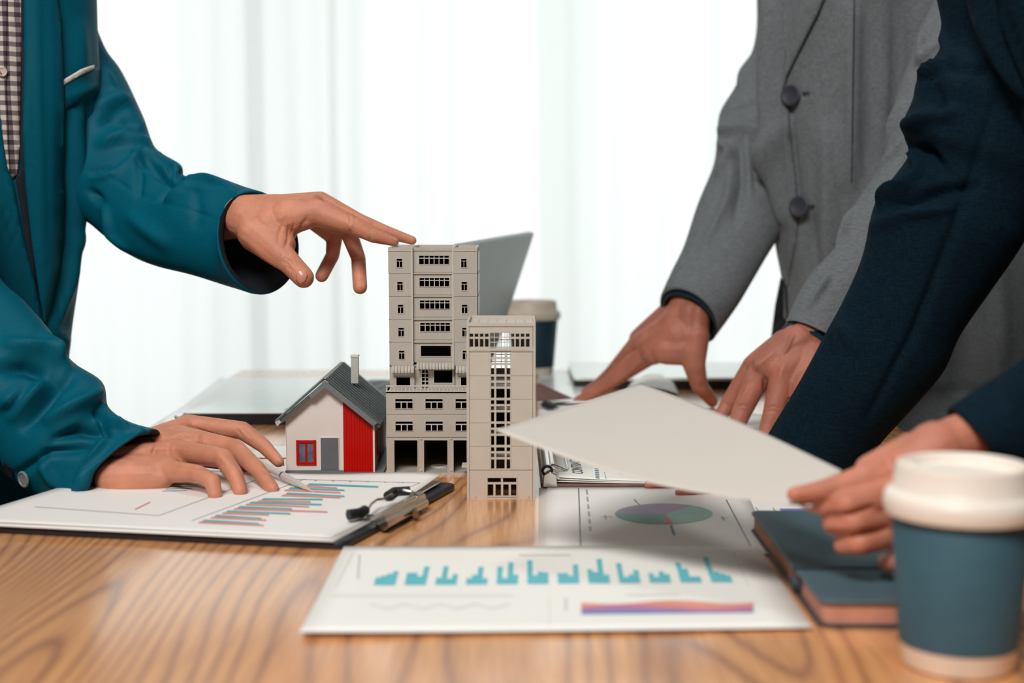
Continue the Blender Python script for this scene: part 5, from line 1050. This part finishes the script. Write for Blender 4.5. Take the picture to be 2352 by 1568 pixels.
body3 = joinmesh('body', [handE, handF, core3], M['skinC'], m3)
j3 = loft('jacket', [(2250, -420, 3200, -420, 1.15, .45), (2215, -120, 3180, -120, 1.14, .45), (2222, 0, 3160, 0, 1.14, .42), (2252, 90, 3150, 90, 1.14, .42), (2295, 180, 3150, 180, 1.14, .42), (2350, 280, 3150, 280, 1.14, .42), (2370, 400, 3150, 400, 1.14, .42), (2372, 560, 3150, 560, 1.15, .42), (2400, 800, 3150, 800, 1.16, .42), (2440, 1080, 3150, 1080, 1.16, .42)],
    M['navy'], m3, nr=160, sub=10, lumps=(5, 6, 2, (1, 1, .4)), strokes=[([(2250, 40), (2300, 140), (2350, 220)], 14, 3), ([(2290, 0), (2330, 110), (2352, 180)], 10, -3)])
t3 = bvh([j3]); patch('lapel', [(2285, -30), (2420, -30), (2420, 320), (2370, 240), (2330, 140), (2298, 60)], t3, M['navy'], j3, lift=0.006, thick=0.003, step=12, bulge=0.002)
loft('sleeve', [(2170, -260, 2460, -220, 1.22, .8), (2152, -60, 2480, -40, 1.21, .8), (2168, 90, 2480, 140, 1.21, .8), (2112, 172, 2470, 260, 1.20, .8), (2098, 225, 2450, 330, 1.2, .8), (2073, 290, 2420, 410, 1.2, .8), (2092, 345, 2385, 470, 1.2, .8), (2042, 422, 2358, 520, 1.2, .8), (2010, 472, 2336, 566, 1.2, .8), (1982, 590, 2258, 680, 1.205, .8), (1937, 690, 2200, 770, 1.21, .8), (1893, 772, 2165, 850, 1.215, .8), (1845, 866, 2105, 925, 1.22, .8), (1797, 952, 2030, 1010, 1.23, .8), (1745, 1040, 1960, 1095, 1.235, .7)],
    M['navy'], j3, nr=160, sub=10, lining=M['black'], lumps=(3, 9, 3), strokes=[
    ([(2110, 175), (2150, 160), (2180, 150)], 8, 5), ([(2120, 185), (2155, 165)], 4, -4), ([(2075, 290), (2130, 270), (2190, 260)], 16, 4), ([(2090, 345), (2130, 345), (2170, 390)], 10, -5), ([(2080, 320), (2110, 380), (2115, 400)], 7, 5), ([(2020, 460), (2080, 430), (2110, 400)], 10, 5), ([(2050, 470), (2150, 440), (2240, 430)], 12, -5), ([(2000, 520), (2080, 490), (2180, 480)], 12, 3), ([(2160, 60), (2180, 130), (2185, 150)], 7, 4), ([(2180, 150), (2240, 160), (2290, 150)], 8, -4), ([(2150, 200), (2170, 300)], 14, -2),
    ([(2290, 220), (2200, 500), (2100, 760), (2000, 950)], 12, -1.5), ([(1930, 740), (1960, 800)], 16, 2), ([(1905, 780), (1895, 830)], 6, -2)])
loft('sleeve', [(2830, 60, 2580, 120, 1.06, .8), (2800, 420, 2560, 420, 1.02, .8), (2640, 560, 2560, 830, .98, .9), (2480, 730, 2520, 1060, .945, .8), (2352, 828, 2400, 1100, .92, .8), (2268, 880, 2340, 1085, .90, 1.1), (2186, 938, 2272, 1062, .885, 1.25, 6, 0)],
    M['navy'], j3, nr=90, sub=10, lining=M['black'], lumps=(2, 14, 6))
legs(m3, 0.84, 1.15, 0.72, 0.3, 1)
